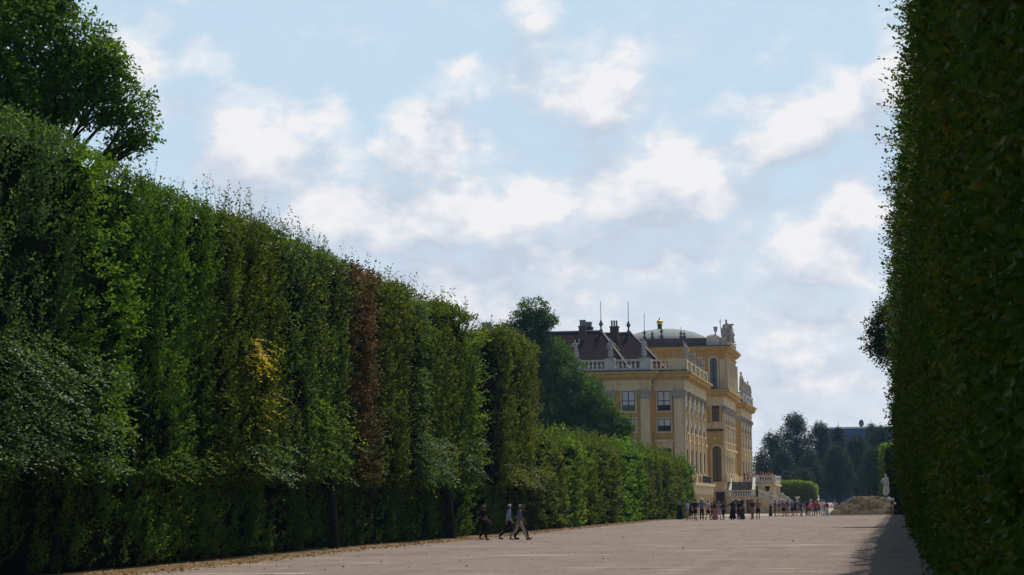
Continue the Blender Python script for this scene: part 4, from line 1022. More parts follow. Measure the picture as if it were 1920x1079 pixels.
# ------------------------------------------------------------------ clipped trees of the left-hand hedge
XH = -22.8
def onX(px, py, X=XH):
    d = ray(px, py); return CAM + d * (X / d[0])
def yof(px, X=XH): return onX(px, 950, X)[1]
LEAVES = [0]
BARK = mat("dark bark", (.030, .025, .02), (.016, .014, .011), 6, .9, bump=.6, stretch=(1, 1, .3))
def clipped(name, label, cat_, group, Y0, Y1_, z0, zt, X, style, material, seed, L=None, dens=1.0, thick=3.0, sprig=.5, hole=.30, trunk=True, gloss_up=False, tint_f=None, face=1, tw_len=1.0, near_end=True, trunk_x=None, ragged=.35):
    """A tree or shrub cut flat on its avenue side: face at x = X looking to +X (face=1) or -X (face=-1)."""
    rs = np.random.default_rng(seed)
    Lf = lambda y: np.clip(.108 * (np.maximum(y, 30) / 60) ** .55, .09, .24) * (L or 1.0)
    ztop = zt if callable(zt) else (lambda y: np.full_like(np.asarray(y, float), zt))
    Xf = X if callable(X) else (lambda y, z: np.full_like(np.asarray(y, float), X))
    Ym = (Y0 + Y1_) / 2; H = float(ztop(np.array([Ym]))[0]) - z0
    parts = []
    sc = (.12 / float(Lf(Ym))) ** 2
    def depth(y, z):
        d = .85 * (fbm(y * .55 + seed * 3.1, z * .22 + seed) - .5)
        if style == 'rib': d = d * .5 + .50 * (vnoise(y * 2.1 + seed, z * .18) - .5) + .25 * (vnoise(y * 4 + seed, z * .9) - .5)
        elif style == 'layer': d = d * .9 + .5 * (vnoise(y * .9 + seed, z * 1.5 - y * .25) - .5)
        else: d = d + .5 * (vnoise(y * 1.3 + seed, z * 1.2) - .5) + .3 * (vnoise(y * 3, z * 3 + seed) - .5)
        e = np.minimum(y - Y0, Y1_ - y); d = d - .5 * np.clip(1 - e / .7, 0, 1) ** 2
        return d - (.45 if z0 > 1 else .2) * np.clip(1 - (z - z0) / .5, 0, 1) ** 2 - .35 * np.clip(1 - (ztop(y) - z) / .8, 0, 1) ** 2
    # shoots of the clipped face
    n = int((Y1_ - Y0) * H * 34 * sc * dens)
    y = rs.uniform(Y0, Y1_, n)
    z = z0 + (ztop(y) - z0) * rs.random(n)
    dp = depth(y, z)
    dens_n = fbm(y * 1.0 + seed * 1.7, z * (.5 if style == 'rib' else .9) + 3 * seed, 3)
    keep = rs.random(n) < np.clip((dens_n - hole) * 5 + .25, .10, 1)
    y, z, dp, dens_n = y[keep], z[keep], dp[keep], dens_n[keep]; n = len(y)
    x = Xf(y, z) + face * (dp - rs.exponential(.18, n))
    P0 = np.stack([x, y, z], 1); j = rs.normal(size=(n, 3))
    if style == 'rib': Dr = np.array([face * .45, 0, .9]) + j * .28; out = np.array([face * .8, -.15, .6]) + j * .3
    elif style == 'layer': Dr = np.array([face * .8, -.1, -.22]) + j * np.array([.3, .75, .15]); out = np.array([face * .15, -.05, 1.]) + j * .22
    else: Dr = np.array([face * .75, -.15, .30]) + j * .55; out = np.array([face * .55, -.1, .8]) + j * .4
    ln = rs.uniform(.25, .6, n) * tw_len * (1.35 if style == 'layer' else 1)
    tb = .15 + .75 * fbm(y * .7 + 5 * seed, z * .7, 3) + rs.normal(size=n) * .08
    if tint_f is not None: tb = tint_f(y, z, tb)
    parts.append(twig_leaves(P0, Dr, ln, 10, Lf(y), out, rs=rs, tbase=tb, sag=.12 if style == 'layer' else 0, jit=.25 if style == 'layer' else .35, njit=.28 if style == 'layer' else .45))
    # top, with ragged upright shoots
    n = int((Y1_ - Y0) * thick * 22 * sc * dens)
    y = rs.uniform(Y0, Y1_, n); x = Xf(y, np.full(n, z0 + H)) - face * rs.random(n) ** 1.5 * thick
    zz = ztop(y) + ragged * (fbm(y * 1.1 + seed, x * 1.1, 3) - .6); P0 = np.stack([x, y, zz - .2], 1)
    Dr = np.array([0, 0, 1.]) + rs.normal(size=(n, 3)) * .45
    ln = rs.uniform(.2, .5, n) * tw_len
    parts.append(twig_leaves(P0, Dr, ln, 8, Lf(y), rs.normal(size=(n, 3)) * .5 + np.array([face * .3, -.2, 1.]), rs=rs, tbase=.5 + rs.normal(size=n) * .2 if tint_f is None else tint_f(y, zz, .5 + rs.normal(size=n) * .2)))
    n = n_s = int((Y1_ - Y0) * 5 * sprig)
    if n:
        y = rs.uniform(Y0, Y1_, n); x = Xf(y, np.full(n, z0 + H)) - face * (.3 + rs.random(n) * thick * .6)
        P0 = np.stack([x, y, ztop(y) - .1], 1); Dr = np.array([0, 0, 1.]) + rs.normal(size=(n, 3)) * .16
        ln = rs.uniform(.35, 1.25, n) * min(1.3, .7 + sprig * .4)
        P0s, Drs, lns = P0, Dr, ln
        parts.append(twig_leaves(P0, Dr, ln, 12, Lf(y) * .85, rs.normal(size=(n, 3)) * .6 + np.array([face * .5, -.4, .6]), rs=rs, side_amt=1.0, tbase=.6 + rs.normal(size=n) * .15 if tint_f is None else tint_f(y, P0[:, 2], .6 + rs.normal(size=n) * .15)))
    # the end that looks towards the camera
    if near_end:
        n = int(thick * H * 26 * sc * dens)
        z = z0 + H * rs.random(n); x = Xf(np.full(n, Y0), z) - face * thick * rs.random(n)
        P0 = np.stack([x, Y0 + .25 + .7 * (fbm(x * 1.2 + seed, z * .7, 3) - .4), z], 1); j = rs.normal(size=(n, 3))
        Dr = np.array([face * .2, -.8, .3]) + j * .5
        parts.append(twig_leaves(P0, Dr, rs.uniform(.25, .5, n) * tw_len, 9, Lf(np.full(n, Y0)), np.array([face * .3, -.6, .7]) + j * .4, rs=rs, tbase=.45 + rs.normal(size=n) * .2 if tint_f is None else tint_f(np.full(n, Y0), z, .45 + rs.normal(size=n) * .2)))
    P, A, Nn, le, wd, tt = cat(parts)
    LEAVES[0] += len(P)
    SPR = (P0s, Drs, lns) if n_s > 30 else None
    if trunk:
        tx = X if not callable(X) else float(X(np.array([Ym]), np.array([1.]))[0])
        tx = tx - face * 1.5 if trunk_x is None else trunk_x
        root = empty(name, (tx, Ym, 0), label, cat_, group)
        o = link("crown", leaf_mesh("crown", P, A, Nn, le, wd, tt), material, root)
        t = MB(); g_ = [(tx, Ym, -.3), (tx, Ym, .3), (tx + .03, Ym + .05, 2.5), (tx - .05, Ym - .05, 5), (tx, Ym, H * .85)]
        t.tube(g_, [.30, .21, .18, .14, .05], 9)
        for k in range(7):
            za = 2.6 + k * .9; s_ = (k % 2) * 2 - 1
            t.tube([(tx, Ym, za), (tx + face * .7, Ym + s_ * (Y1_ - Y0) * .2, za + .9), (tx + face * 1.0, Ym + s_ * (Y1_ - Y0) * .42, za + 1.6)], [.08, .05, .02], 6)
        t.build("trunk", BARK, root)
    else:
        root = link(name, leaf_mesh(name, P, A, Nn, le, wd, tt), material); tag(root, label, cat_, group)
    if SPR: stems("shoot_sprays", SPR[0], SPR[1], SPR[2], .006, mat("green brown shoots", (.05, .05, .02), (.07, .05, .03)), root)
    # solid core for the inner twigs and leaves, coloured near black as gap shade
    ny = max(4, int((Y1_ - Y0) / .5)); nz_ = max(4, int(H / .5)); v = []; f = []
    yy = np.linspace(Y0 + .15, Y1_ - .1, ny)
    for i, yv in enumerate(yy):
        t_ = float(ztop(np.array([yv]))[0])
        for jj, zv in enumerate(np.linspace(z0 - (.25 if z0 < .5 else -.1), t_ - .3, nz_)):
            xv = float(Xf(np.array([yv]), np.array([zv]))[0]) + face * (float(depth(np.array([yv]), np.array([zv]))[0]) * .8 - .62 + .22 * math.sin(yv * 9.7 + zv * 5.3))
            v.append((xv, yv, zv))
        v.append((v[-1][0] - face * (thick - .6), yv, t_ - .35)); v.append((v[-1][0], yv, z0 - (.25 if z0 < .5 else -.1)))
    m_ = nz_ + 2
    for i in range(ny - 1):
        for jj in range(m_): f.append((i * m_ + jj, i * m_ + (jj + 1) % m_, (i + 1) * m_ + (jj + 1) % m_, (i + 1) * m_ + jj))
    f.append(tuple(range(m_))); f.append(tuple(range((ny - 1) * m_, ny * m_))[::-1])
    link("inner_foliage", pydata("inner_foliage", v, f), mat("shade dark inner foliage", (.007, .014, .004), (.010, .014, .005), 7, 1.0, bump=1.0, spec=0), root)
    return root

G_ = lambda n, a, b, c, **k: leaf_mat(n, a, b, c, **k)
M_BLUE = G_("linden leaves blue green", (.030, .072, .026), (.055, .115, .040), (.10, .17, .055), rough=.6, spec=.04)
M_SILV = G_("glossy drooping leaves", (.026, .064, .024), (.048, .105, .038), (.10, .17, .055), rough=.5, spec=.11)
M_LUSH = G_("lush green leaves", (.038, .105, .010), (.075, .165, .016), (.14, .23, .03))
M_DEEP = G_("deep green leaves", (.030, .085, .011), (.056, .13, .016), (.11, .19, .025))
M_OLIV = G_("olive green leaves", (.038, .066, .010), (.072, .108, .014), (.13, .15, .022), rough=.5)
M_MIX = G_("mixed green leaves", (.030, .066, .010), (.062, .108, .014), (.12, .14, .016))
M_BRN = G_("scorched chestnut leaves", (.042, .070, .012), (.135, .078, .024), (.20, .13, .045), rough=.6, trans=.2, tcol=(1.3, 1.1, .7))
M_YEL = G_("turning yellow leaves", (.34, .33, .02), (.54, .44, .03), (.60, .36, .04), rough=.5, tcol=(1.2, 1.1, .7))
M_FRESH = G_("fresh green leaves", (.040, .098, .012), (.078, .152, .020), (.16, .22, .036))
M_BLUE2 = G_("dark beech leaves", (.034, .074, .018), (.064, .115, .026), (.115, .155, .035), rough=.6, spec=.05)
HG = "clipped trees of the tall left hedge"
def tops(pts):
    ys = [onX(px, py)[1] for px, py in pts]; zs = [onX(px, py)[2] for px, py in pts]
    o = np.argsort(ys); ys = np.array(ys)[o]; zs = np.array(zs)[o]
    return lambda y: np.interp(np.asarray(y, float), ys, zs)
TOP = tops([(-300, 90), (0, 222), (118, 262), (222, 318), (300, 352), (405, 398), (415, 400), (520, 440), (530, 446), (600, 478), (648, 500), (652, 497), (706, 524), (712, 530), (765, 545), (800, 578), (805, 572), (850, 578), (888, 596), (900, 640), (930, 648), (936, 618), (965, 632), (1003, 655)])
specs = [
    (-230, 122, .34, 'rib', M_BLUE, "dark bluish clipped tree with drooping silvery sprays at the near end of the left hedge", dict(hole=.43, sprig=.2, L=1.05, tw_len=1.2)),
    (122, 222, .26, 'bush', M_LUSH, "bushy large-leaved clipped tree under the overhanging chestnut branches", dict(hole=.47, sprig=.6, L=1.25)),
    (224, 410, -.05, 'rib', M_DEEP, "evenly ribbed deep green clipped tree with a row of short shoots on top", dict(hole=.42, sprig=1.0)),
    (412, 528, .15, 'rib', M_MIX, "clipped tree with tall pale shoots on top and a patch of yellow leaves", dict(hole=.42, sprig=2.6)),
    (530, 650, .10, 'rib', M_BLUE2, "dark green clipped tree with long whippy shoots on top, just left of the brown one", dict(hole=.41, sprig=2.6)),
    (655, 706, .14, 'bush', M_BRN, "scorched brown clipped chestnut tree among the green ones", dict(hole=.28, sprig=.7, tint_f=1)),
    (710, 768, .16, 'rib', M_OLIV, "olive green clipped tree just right of the brown one", dict(hole=.38, sprig=1.2)),
    (769, 803, .05, 'layer', M_BLUE2, "narrow dark clipped tree with a silvery lower half", dict(hole=.40, sprig=1.6)),
    (805, 890, .16, 'rib', M_MIX, "flat-faced green clipped tree above the second bare trunk gap", dict(hole=.36, sprig=1.2)),
    (892, 934, -1.1, 'bush', M_DEEP, "lower recessed dark clipped tree through whose gap grey chimneys show", dict(hole=.30, sprig=.6)),
    (936, 1003, .25, 'rib', M_OLIV, "yellowish olive clipped tree forming the far end of the tall hedge", dict(hole=.36, sprig=.7)),
]
for i, (p0, p1, off, sty, mt, lab, kw) in enumerate(specs):
    y0, y1 = yof(p0), yof(p1)
    tf = None
    tx = None
    if i == 4: tx = None
    if mt is M_BRN:
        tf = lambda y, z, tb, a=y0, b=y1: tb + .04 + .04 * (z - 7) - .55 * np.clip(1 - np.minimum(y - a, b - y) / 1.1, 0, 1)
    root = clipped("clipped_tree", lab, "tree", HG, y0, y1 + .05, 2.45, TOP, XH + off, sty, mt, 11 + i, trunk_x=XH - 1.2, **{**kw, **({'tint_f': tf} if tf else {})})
# drooping lower branches that hang out over the low hedge
def sprays(parent, p0, p1, zlo, zhi, n, mt, seed, name="hanging_foliage", L=1.1, reach=1.0, X0=XH, dr=(.9, .1, -.35)):
    rs = np.random.default_rng(seed); y0, y1 = yof(p0), yof(p1)
    y = rs.uniform(y0, y1, n); z = rs.uniform(zlo, zhi, n); x = X0 + .0 + .35 * rs.random(n)
    P0 = np.stack([x, y, z], 1); Dr = np.array(dr) + rs.normal(size=(n, 3)) * np.array([.25, .6, .15])
    le = np.clip(.108 * (y / 60) ** .55, .09, .24) * L
    q = twig_leaves(P0, Dr, rs.uniform(.6, 1.3, n) * reach, 16, le, np.array([.1, -.1, 1.]) + rs.normal(size=(n, 3)) * .2, rs=rs, sag=.18, jit=.22, njit=.25, tbase=.55 + rs.normal(size=n) * .2)
    LEAVES[0] += len(q[0])
    return link(name, leaf_mesh(name, *q), mt, parent)
trees_left = [o for o in bpy.data.objects if o.name.startswith("clipped_tree") and o.parent is None]
T_ = lambda k: trees_left[k]
sprays(T_(0), -60, 190, 2.9, 6.3, 330, M_SILV, 201, reach=1.0)
sprays(T_(2), 265, 385, 2.8, 3.6, 16, M_MIX, 202)
sprays(T_(3), 440, 525, 2.9, 4.0, 36, M_SILV, 203)
sprays(T_(3), 452, 496, 6.3, 7.6, 26, M_YEL, 204, "yellow_leaves", .95, .7, dr=(.6, 0, -.1))
sprays(T_(3), 462, 498, 4.6, 6.0, 7, M_YEL, 214, "yellow_leaves", .95, .7, dr=(.6, 0, -.1))
sprays(T_(4), 560, 640, 2.9, 6.0, 30, M_LUSH, 205)
sprays(T_(7), 770, 812, 2.9, 5.0, 70, M_BLUE, 207)
sprays(T_(8), 815, 886, 2.9, 5.2, 70, M_SILV, 208, reach=.8)
sprays(T_(8), 872, 892, 3.5, 11.0, 110, M_FRESH, 209, dr=(.5, -.2, .5))
sprays(T_(10), 940, 998, 2.9, 4.2, 60, M_OLIV, 210)
# low clipped hedge between the trunks
LG = "low clipped hedges under the tall trees"
M_LOW = G_("low hedge leaves", (.026, .068, .010), (.052, .105, .016), (.10, .16, .024))
for i, (p0, p1, lab) in enumerate([(-230, 619, "low clipped hedge with a shaded leafy face under the nearest tall trees"), (637, 834, "low clipped hedge between the two bare trunks"), (853, 1003, "low clipped hedge behind the walking men")]):
    y0, y1 = yof(p0, XH - .2), yof(p1, XH - .2)
    clipped("clipped_hedge", lab, "hedge", LG, y0, y1, -.12, 2.8, XH - .52, 'rib', M_LOW, 51 + i, trunk=False, thick=1.3, sprig=0, hole=.45, L=.9, dens=1.1, tw_len=.8)
for i, (px, lab) in enumerate([(628, "bare dark trunk standing in the first gap of the low hedge"), (844.5, "thicker bare dark trunk standing in the gap nearest the walking men")]):
    y = yof(px, XH + .1); r = (.19, .27)[i]; X_ = XH + .05
    MBt = MB().tube([(X_, y, -.1), (X_, y, .25), (X_ - .05, y, 1.6), (X_ - .2, y + .05, 3.0), (X_ - .8, y + .2, 5.5)], [r * 1.3, r, r * .85, r * .75, r * .4], 12)
    o = MBt.build("tree_trunk", BARK); tag(o, lab, "tree trunk", "bare trunks in the gaps of the low hedge")
# lower hedge farther on: shrubs of different greens cut to one line
SGp = "shrubs of the lower hedge before the palace"
TOP2 = tops([(1003, 822), (1060, 832), (1110, 836), (1160, 845), (1200, 852), (1240, 862), (1296, 878)])
for i, (p0, p1, off, sty, mt, lab, kw) in enumerate([
    (1005, 1052, .15, 'bush', M_OLIV, "yellow-tinged shrub at the near end of the lower hedge", dict(hole=.42, L=1.15)),
    (1053, 1090, .30, 'bush', M_FRESH, "fresh green drooping shrub, second in the lower hedge", dict(hole=.42, L=1.2)),
    (1091, 1128, .05, 'rib', M_MIX, "dull green upright shrub, third in the lower hedge", dict(hole=.42, L=1.1)),
    (1129, 1160, .2, 'bush', M_OLIV, "olive shrub in front of the dark tree's right edge", dict(hole=.42, L=1.15)),
    (1161, 1202, .3, 'bush', M_LUSH, "glossy bright green shrub with glittering leaves in the lower hedge", dict(hole=.44, L=1.35)),
    (1203, 1240, .1, 'rib', M_MIX, "soft green shrub below the palace's ground-floor windows", dict(hole=.42, L=1.1)),
    (1241, 1272, .2, 'bush', M_OLIV, "shrub next to the last one of the lower hedge", dict(hole=.42, L=1.1)),
    (1273, 1296, .25, 'rib', M_DEEP, "last shrub of the lower hedge beside the crowd", dict(hole=.42, L=1.15))]):
    clipped("hedge_shrub", lab, "shrub", SGp, yof(p0), yof(p1), .1, TOP2, XH + off, sty, mt, 81 + i, trunk=False, thick=2.2, sprig=1.6, dens=1.2, **kw)

# ------------------------------------------------------------------ right-hand hedge close to the camera
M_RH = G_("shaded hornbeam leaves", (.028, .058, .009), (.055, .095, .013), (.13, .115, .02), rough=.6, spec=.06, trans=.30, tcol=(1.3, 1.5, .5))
def XR(y, z):
    return .84 - (.56 - .36 * np.clip((85 - np.asarray(y, float)) / 50, 0, 1)) * np.clip(np.asarray(z) / 3.2, 0, 1) ** .8 + .16 * (fbm(np.asarray(y) * .16, np.asarray(z) * .28) - .5) - .10 * np.clip((np.asarray(y) - 60) / 60, 0, 1)
TOPR = lambda y: 11.6 + .5 * (fbm(np.asarray(y, float) * .3, np.asarray(y, float) * 0 + 2) - .5)
rh = None
segs = [(6.5, 11, .7, 1.2), (11, 17, .70, 1.2), (17, 27, .74, 1.25), (27, 45, .80, 1.1), (45, 80, .85, .75), (80, 140, .9, .6), (140, 276, 1, .5)]
RP = []; SH = []
for i, (a, b, Ls, dn_) in enumerate(segs):
    rs = np.random.default_rng(300 + i)
    Lb = (.082, .080, .078, .082, .10, .15, .19)[i]
    n = int((b - a) * 11.2 * 46 * dn_ * (.1 / Lb) ** 2)
    y = rs.uniform(a, b, n); z = rs.uniform(-.12, 11.6, n); k_ = (z < 2.4 + .27 * y) | (rs.random(n) < .2); y, z = y[k_], z[k_]; n = len(y)
    dnn = fbm(y * 1.1, z * .8 + 4, 3); keep = rs.random(n) < np.clip((dnn - .45) * 6 + .3, .05, 1); y, z = y[keep], z[keep]; n = len(y)
    dp = .80 * (fbm(y * .8 + 3, z * .5, 3) - .55) + .30 * (vnoise(y * 1.7, z * 1.4) - .5)
    x = np.maximum(XR(y, z) - dp + rs.exponential(.12, n), np.where(y < 24, .46, -9)); j = rs.normal(size=(n, 3))
    P0 = np.stack([x, y, z], 1); Dr = np.array([-.55, -.1, .2]) + j * np.array([.35, .6, .6]); out = np.array([-.6, -.2, .6]) + j * .45
    tb = .1 + .75 * fbm(y * .5 + 9, z * .5, 3) + rs.normal(size=n) * .1 + .35 * (rs.random(n) < .012)
    RP.append(twig_leaves(P0, Dr, rs.uniform(.15, .36, n), 8, np.full(n, Lb), out, rs=rs, tbase=tb, wid=.6))
    # long untrimmed shoots that stick out of the face
    n = int((b - a) * (9, 9, 16, 40, 34, 12, 3)[i]); y = rs.uniform(a, b, n); z = rs.uniform(2.6, 11.8, n)
    P0 = np.stack([XR(y, z) + .05, y, z], 1); j = rs.normal(size=(n, 3)); Dr = np.array([-.9, -.1, .22]) + j * np.array([.2, .5, .4])
    ln_ = rs.uniform(.12, (.14, .15, .30, .72, .95, .9, .6)[i], n); SH.append((P0, Dr, ln_))
    RP.append(twig_leaves(P0, Dr, ln_, 11, np.full(n, Lb), np.array([-.1, -.3, 1.]) + j * .5, rs=rs, side_amt=.9, tbase=.45 + rs.normal(size=n) * .2, wid=.58))
    n = int((b - a) * 26 * dn_); y = rs.uniform(a, b, n); x = XR(y, np.full(n, 11.)) + rs.random(n) * 2.2
    P0 = np.stack([x, y, TOPR(y) - .2], 1); j = rs.normal(size=(n, 3))
    RP.append(twig_leaves(P0, np.array([0, 0, 1.]) + j * .5, rs.uniform(.2, .6, n), 8, np.full(n, Lb), np.array([0, 0, 1.]) + j * .6, rs=rs, tbase=.5 + rs.normal(size=n) * .2))
P, A, Nn, le, wd, tt = cat(RP); LEAVES[0] += len(P)
rhr = empty("tall_hedge", (1.6, 120, 0), "tall dark clipped hedge in shade, closing the right side of the avenue", "hedge")
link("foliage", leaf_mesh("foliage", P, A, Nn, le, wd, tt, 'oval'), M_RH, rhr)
q = cat(SH); stems("shoot_sprays", q[0], q[1], q[2], .004, mat("green brown shoots", (.05, .05, .02), (.07, .05, .03)), rhr)
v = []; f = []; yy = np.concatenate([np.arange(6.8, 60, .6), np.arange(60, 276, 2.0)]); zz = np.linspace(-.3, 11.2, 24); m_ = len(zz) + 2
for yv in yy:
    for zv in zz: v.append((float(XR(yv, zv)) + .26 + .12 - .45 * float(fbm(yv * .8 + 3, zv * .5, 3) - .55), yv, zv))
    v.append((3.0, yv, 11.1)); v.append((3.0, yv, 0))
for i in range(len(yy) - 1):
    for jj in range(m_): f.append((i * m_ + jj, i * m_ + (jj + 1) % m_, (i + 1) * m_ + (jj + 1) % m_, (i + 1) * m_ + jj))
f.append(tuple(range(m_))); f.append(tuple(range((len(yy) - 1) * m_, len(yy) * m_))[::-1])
link("inner_foliage", pydata("inner_foliage", v, f), _mats["shade dark inner foliage"], rhr)  # same core colour, darkened to stand for shade between the leaves
t = MB()
rs = np.random.default_rng(9)
for y in np.arange(8, 275, 4.5): t.tube([(1.9, y, -.3), (1.85, y, 3), (1.95, y + .3, 10)], [.16, .13, .05], 6)
t.build("trunk", BARK, rhr)
# a sunlit hedge beyond it, behind the white statue
clipped("clipped_hedge", "light green clipped hedge behind the white statue", "hedge", None, 322, 350, .0, 9.6, -2.6, 'rib', M_FRESH, 401, L=1.3, trunk=False, thick=5.5, sprig=.2, dens=.9, face=-1)

# ------------------------------------------------------------------ free-growing trees
def clump_leaves(c, r, n, L, rs, flat=.75, drop=0.0, shell=.55):
    c = np.asarray(c, float)
    d = nrm(rs.normal(size=(n, 3))); rad = shell + (1 - shell) * rs.random(n) ** .7
    lump = .72 + .55 * fbm(d[:, 0] * 2.2 + c[0] * .7 + 5, d[:, 2] * 2.2 + d[:, 1] * 1.3 + c[2], 3)
    P = c + d * (np.array([r, r, r * flat]) * (rad * lump)[:, None])
    P[:, 2] -= drop * (d[:, 0] ** 2 + d[:, 1] ** 2) * r
    Dr = d * .8 + rs.normal(size=(n, 3)) * .6 + np.array([0, 0, -.25])
    out = d * .5 + np.array([0, 0, .8]) + rs.normal(size=(n, 3)) * .4
    return P, Dr, out, L
def tree(name, label, cat_, group, base, height, clumps, mt, seed, L=.2, per=30, nl=7, trunk_r=.5, flat=.75, tw=.5, lean=(0, 0), limb_from=.35, shell=.5, drop=0.0, fork=None):
    """clumps: (centre, radius). Tapered trunk, a limb to every clump, leafy shoots spread through each clump."""
    rs = np.random.default_rng(seed); root = empty(name, base, label, cat_, group)
    parts = []
    for c, r in clumps:
        n = int(per * r * r * (.2 / L) ** 2 * 4)
        P, Dr, out, _ = clump_leaves(c, r, n, L, rs, flat, drop, shell)
        tb = np.clip(.42 + .5 * (fbm(P[:, 0] * .6, P[:, 2] * .6 + P[:, 1] * .4, 3) - .5) + rs.normal(size=n) * .12, 0, 1)
        parts.append(twig_leaves(P, Dr, rs.uniform(.4, 1.0, n) * tw, nl, np.full(n, L), out, rs=rs, tbase=tb, sag=.1 * tw))
    P, A, Nn, le, wd, tt = cat(parts); LEAVES[0] += len(P)
    link("crown", leaf_mesh("crown", P, A, Nn, le, wd, tt), mt, root)
    t = MB(); b = Vector(base); top = b + Vector((lean[0], lean[1], height * .85))
    pt = lambda u: b + (top - b) * u + Vector((.25 * math.sin(u * 5 + seed), .25 * math.cos(u * 4 + seed), 0)) * u
    us = [0, .02, .1, .3, .5, .7, .85, 1]
    t.tube([pt(u) - Vector((0, 0, .3)) * (u == 0) for u in us], [trunk_r * q for q in (1.5, 1.15, .95, .8, .6, .4, .25, .06)], 10)
    for c, r in clumps:
        cv = Vector(c); u = min(.92, max(limb_from, (cv.z - b.z) / height * .80 - .12)); s = pt(u)
        mid = s.lerp(cv, .5) + Vector((0, 0, (cv - s).length * .12)); r0 = trunk_r * (.42 - .25 * u)
        t.tube([s, s.lerp(mid, .6) + Vector((0, 0, .1)), mid, cv], [r0, r0 * .75, r0 * .55, r0 * .2], 6)
        for q in range(6):
            d = Vector(rs.normal(size=3)); d.normalize(); e = cv + Vector((d.x * r * .85, d.y * r * .85, d.z * r * flat * .8))
            m2 = mid.lerp(cv, .3 + .6 * rs.random())
            t.tube([m2, m2.lerp(e, .5) + Vector((0, 0, .08 * r)), e], [r0 * .32, r0 * .2, .012], 5)
    t.build("trunk", BARK, root)
    return root
# big chestnut leaning over the near end of the left hedge
YT = 66.0
pc = lambda px, py, Y=YT: tuple(at(px, py, Y))
M_CH = G_("chestnut leaves", (.036, .100, .010), (.070, .160, .016), (.14, .23, .03), trans=.33)
cl = [(pc(30, 70), 2.1), (pc(-60, 20, 68), 2.4), (pc(60, -40, 67), 1.7), (pc(-20, 150, 65), 2.0), (pc(60, 185, 67), 1.35), (pc(160, 75, 66.5), .95), (pc(195, 130, 66), 1.0), (pc(150, 150, 66), 1.05),
      (pc(230, 190, 66), .95), (pc(180, 195, 65.5), .85), (pc(255, 240, 66), .62), (pc(225, 270, 66.3), .45), (pc(120, 110, 67), .8), (pc(95, 10, 66.5), .9), (pc(110, 200, 66), .7), (pc(-140, 120, 67), 2.5), (pc(-100, -120, 67), 2.6), (pc(200, 100, 66), .6), (pc(262, 262, 65.7), .4), (pc(10, 230, 66), 1.6)]
tb_ = at(-60, 900, 68)
tree("chestnut_tree", "large chestnut tree rising behind the near end of the left hedge, top left", "tree", None, (tb_[0], 68, 0), 19, cl, M_CH, 61, L=.15, per=36, trunk_r=.55, flat=.72, tw=.5, limb_from=.45, shell=.35, lean=(1.0, -.5))
# tree between hedge and palace
YM = 250.0
M_MT = G_("dark maple leaves", (.022, .062, .012), (.046, .104, .020), (.095, .165, .034), trans=.38)
pm = lambda px, py, dy=0: tuple(at(px, py, YM + dy))
cl = [(pm(1000, 580), 1.7), (pm(978, 600), 1.3), (pm(1022, 598), 1.3), (pm(1003, 606), 1.8), (pm(990, 630), 2.4), (pm(1030, 665), 2.6), (pm(1055, 700, -1), 2.8), (pm(1010, 715, 2), 3.0), (pm(1085, 745, -1), 2.8), (pm(1040, 770, -2), 3.2),
      (pm(1118, 765, -1), 2.4), (pm(1100, 800, -2), 3.0), (pm(1145, 800), 2.3), (pm(1160, 820, -1), 1.6), (pm(1060, 820, 0), 3.2), (pm(1130, 835, 1), 2.6), (pm(985, 690, 3), 2.6), (pm(1005, 800, 3), 3.4), (pm(1108, 725, 1), 1.4), (pm(1165, 796, 0), 1.1), (pm(955, 620, 1), 1.3)]
tb_ = at(1045, 960, YM)
tree("maple_tree", "dark spreading tree with a narrow raised top between the tall hedge and the palace", "tree", None, (tb_[0], YM, 0), 25, cl, M_MT, 62, L=.27, per=40, trunk_r=.5, flat=.72, tw=.7, limb_from=.2, shell=.5)
# tree that leans out over the right hedge
YO = 150.0
M_OT = G_("dark oak leaves", (0.018, 0.040, 0.012), (0.030, 0.062, 0.016), (0.055, 0.090, 0.022), trans=.25)
po = lambda px, py, dy=0: tuple(at(px, py, YO + dy))
cl = [(po(1672, 600), 1.0), (po(1655, 625), .85), (po(1680, 640), 1.1), (po(1648, 652), .7), (po(1665, 668), .75), (po(1642, 612), .75), (po(1638, 640), .8), (po(1660, 585), .8), (po(1690, 590), 1.0), (po(1720, 600), 2.0), (po(1725, 640, 2), 2.2), (po(1668, 572), .5)]
tree("oak_tree", "dark tree whose crown bulges out over the right hedge against the sky", "tree", None, (2.6, YO, 0), 15.5, cl, M_OT, 63, L=.17, per=34, trunk_r=.35, flat=.85, tw=.5, limb_from=.5, shell=.4)
YO = 277.0
cl = [((1.2, 277, 11.5), 2.2), ((2.6, 278, 13.5), 2.4), ((.6, 277.5, 13.2), 1.5), ((3.2, 276, 11), 2.4), ((1.6, 278, 15.4), 1.5)]
tree("oak_tree", "dark tree standing over the far end of the right hedge beside the earth heap", "tree", None, (2.6, YO, 0), 17, cl, M_OT, 64, L=.28, per=34, trunk_r=.35, flat=.9, tw=.7, limb_from=.5, shell=.4)
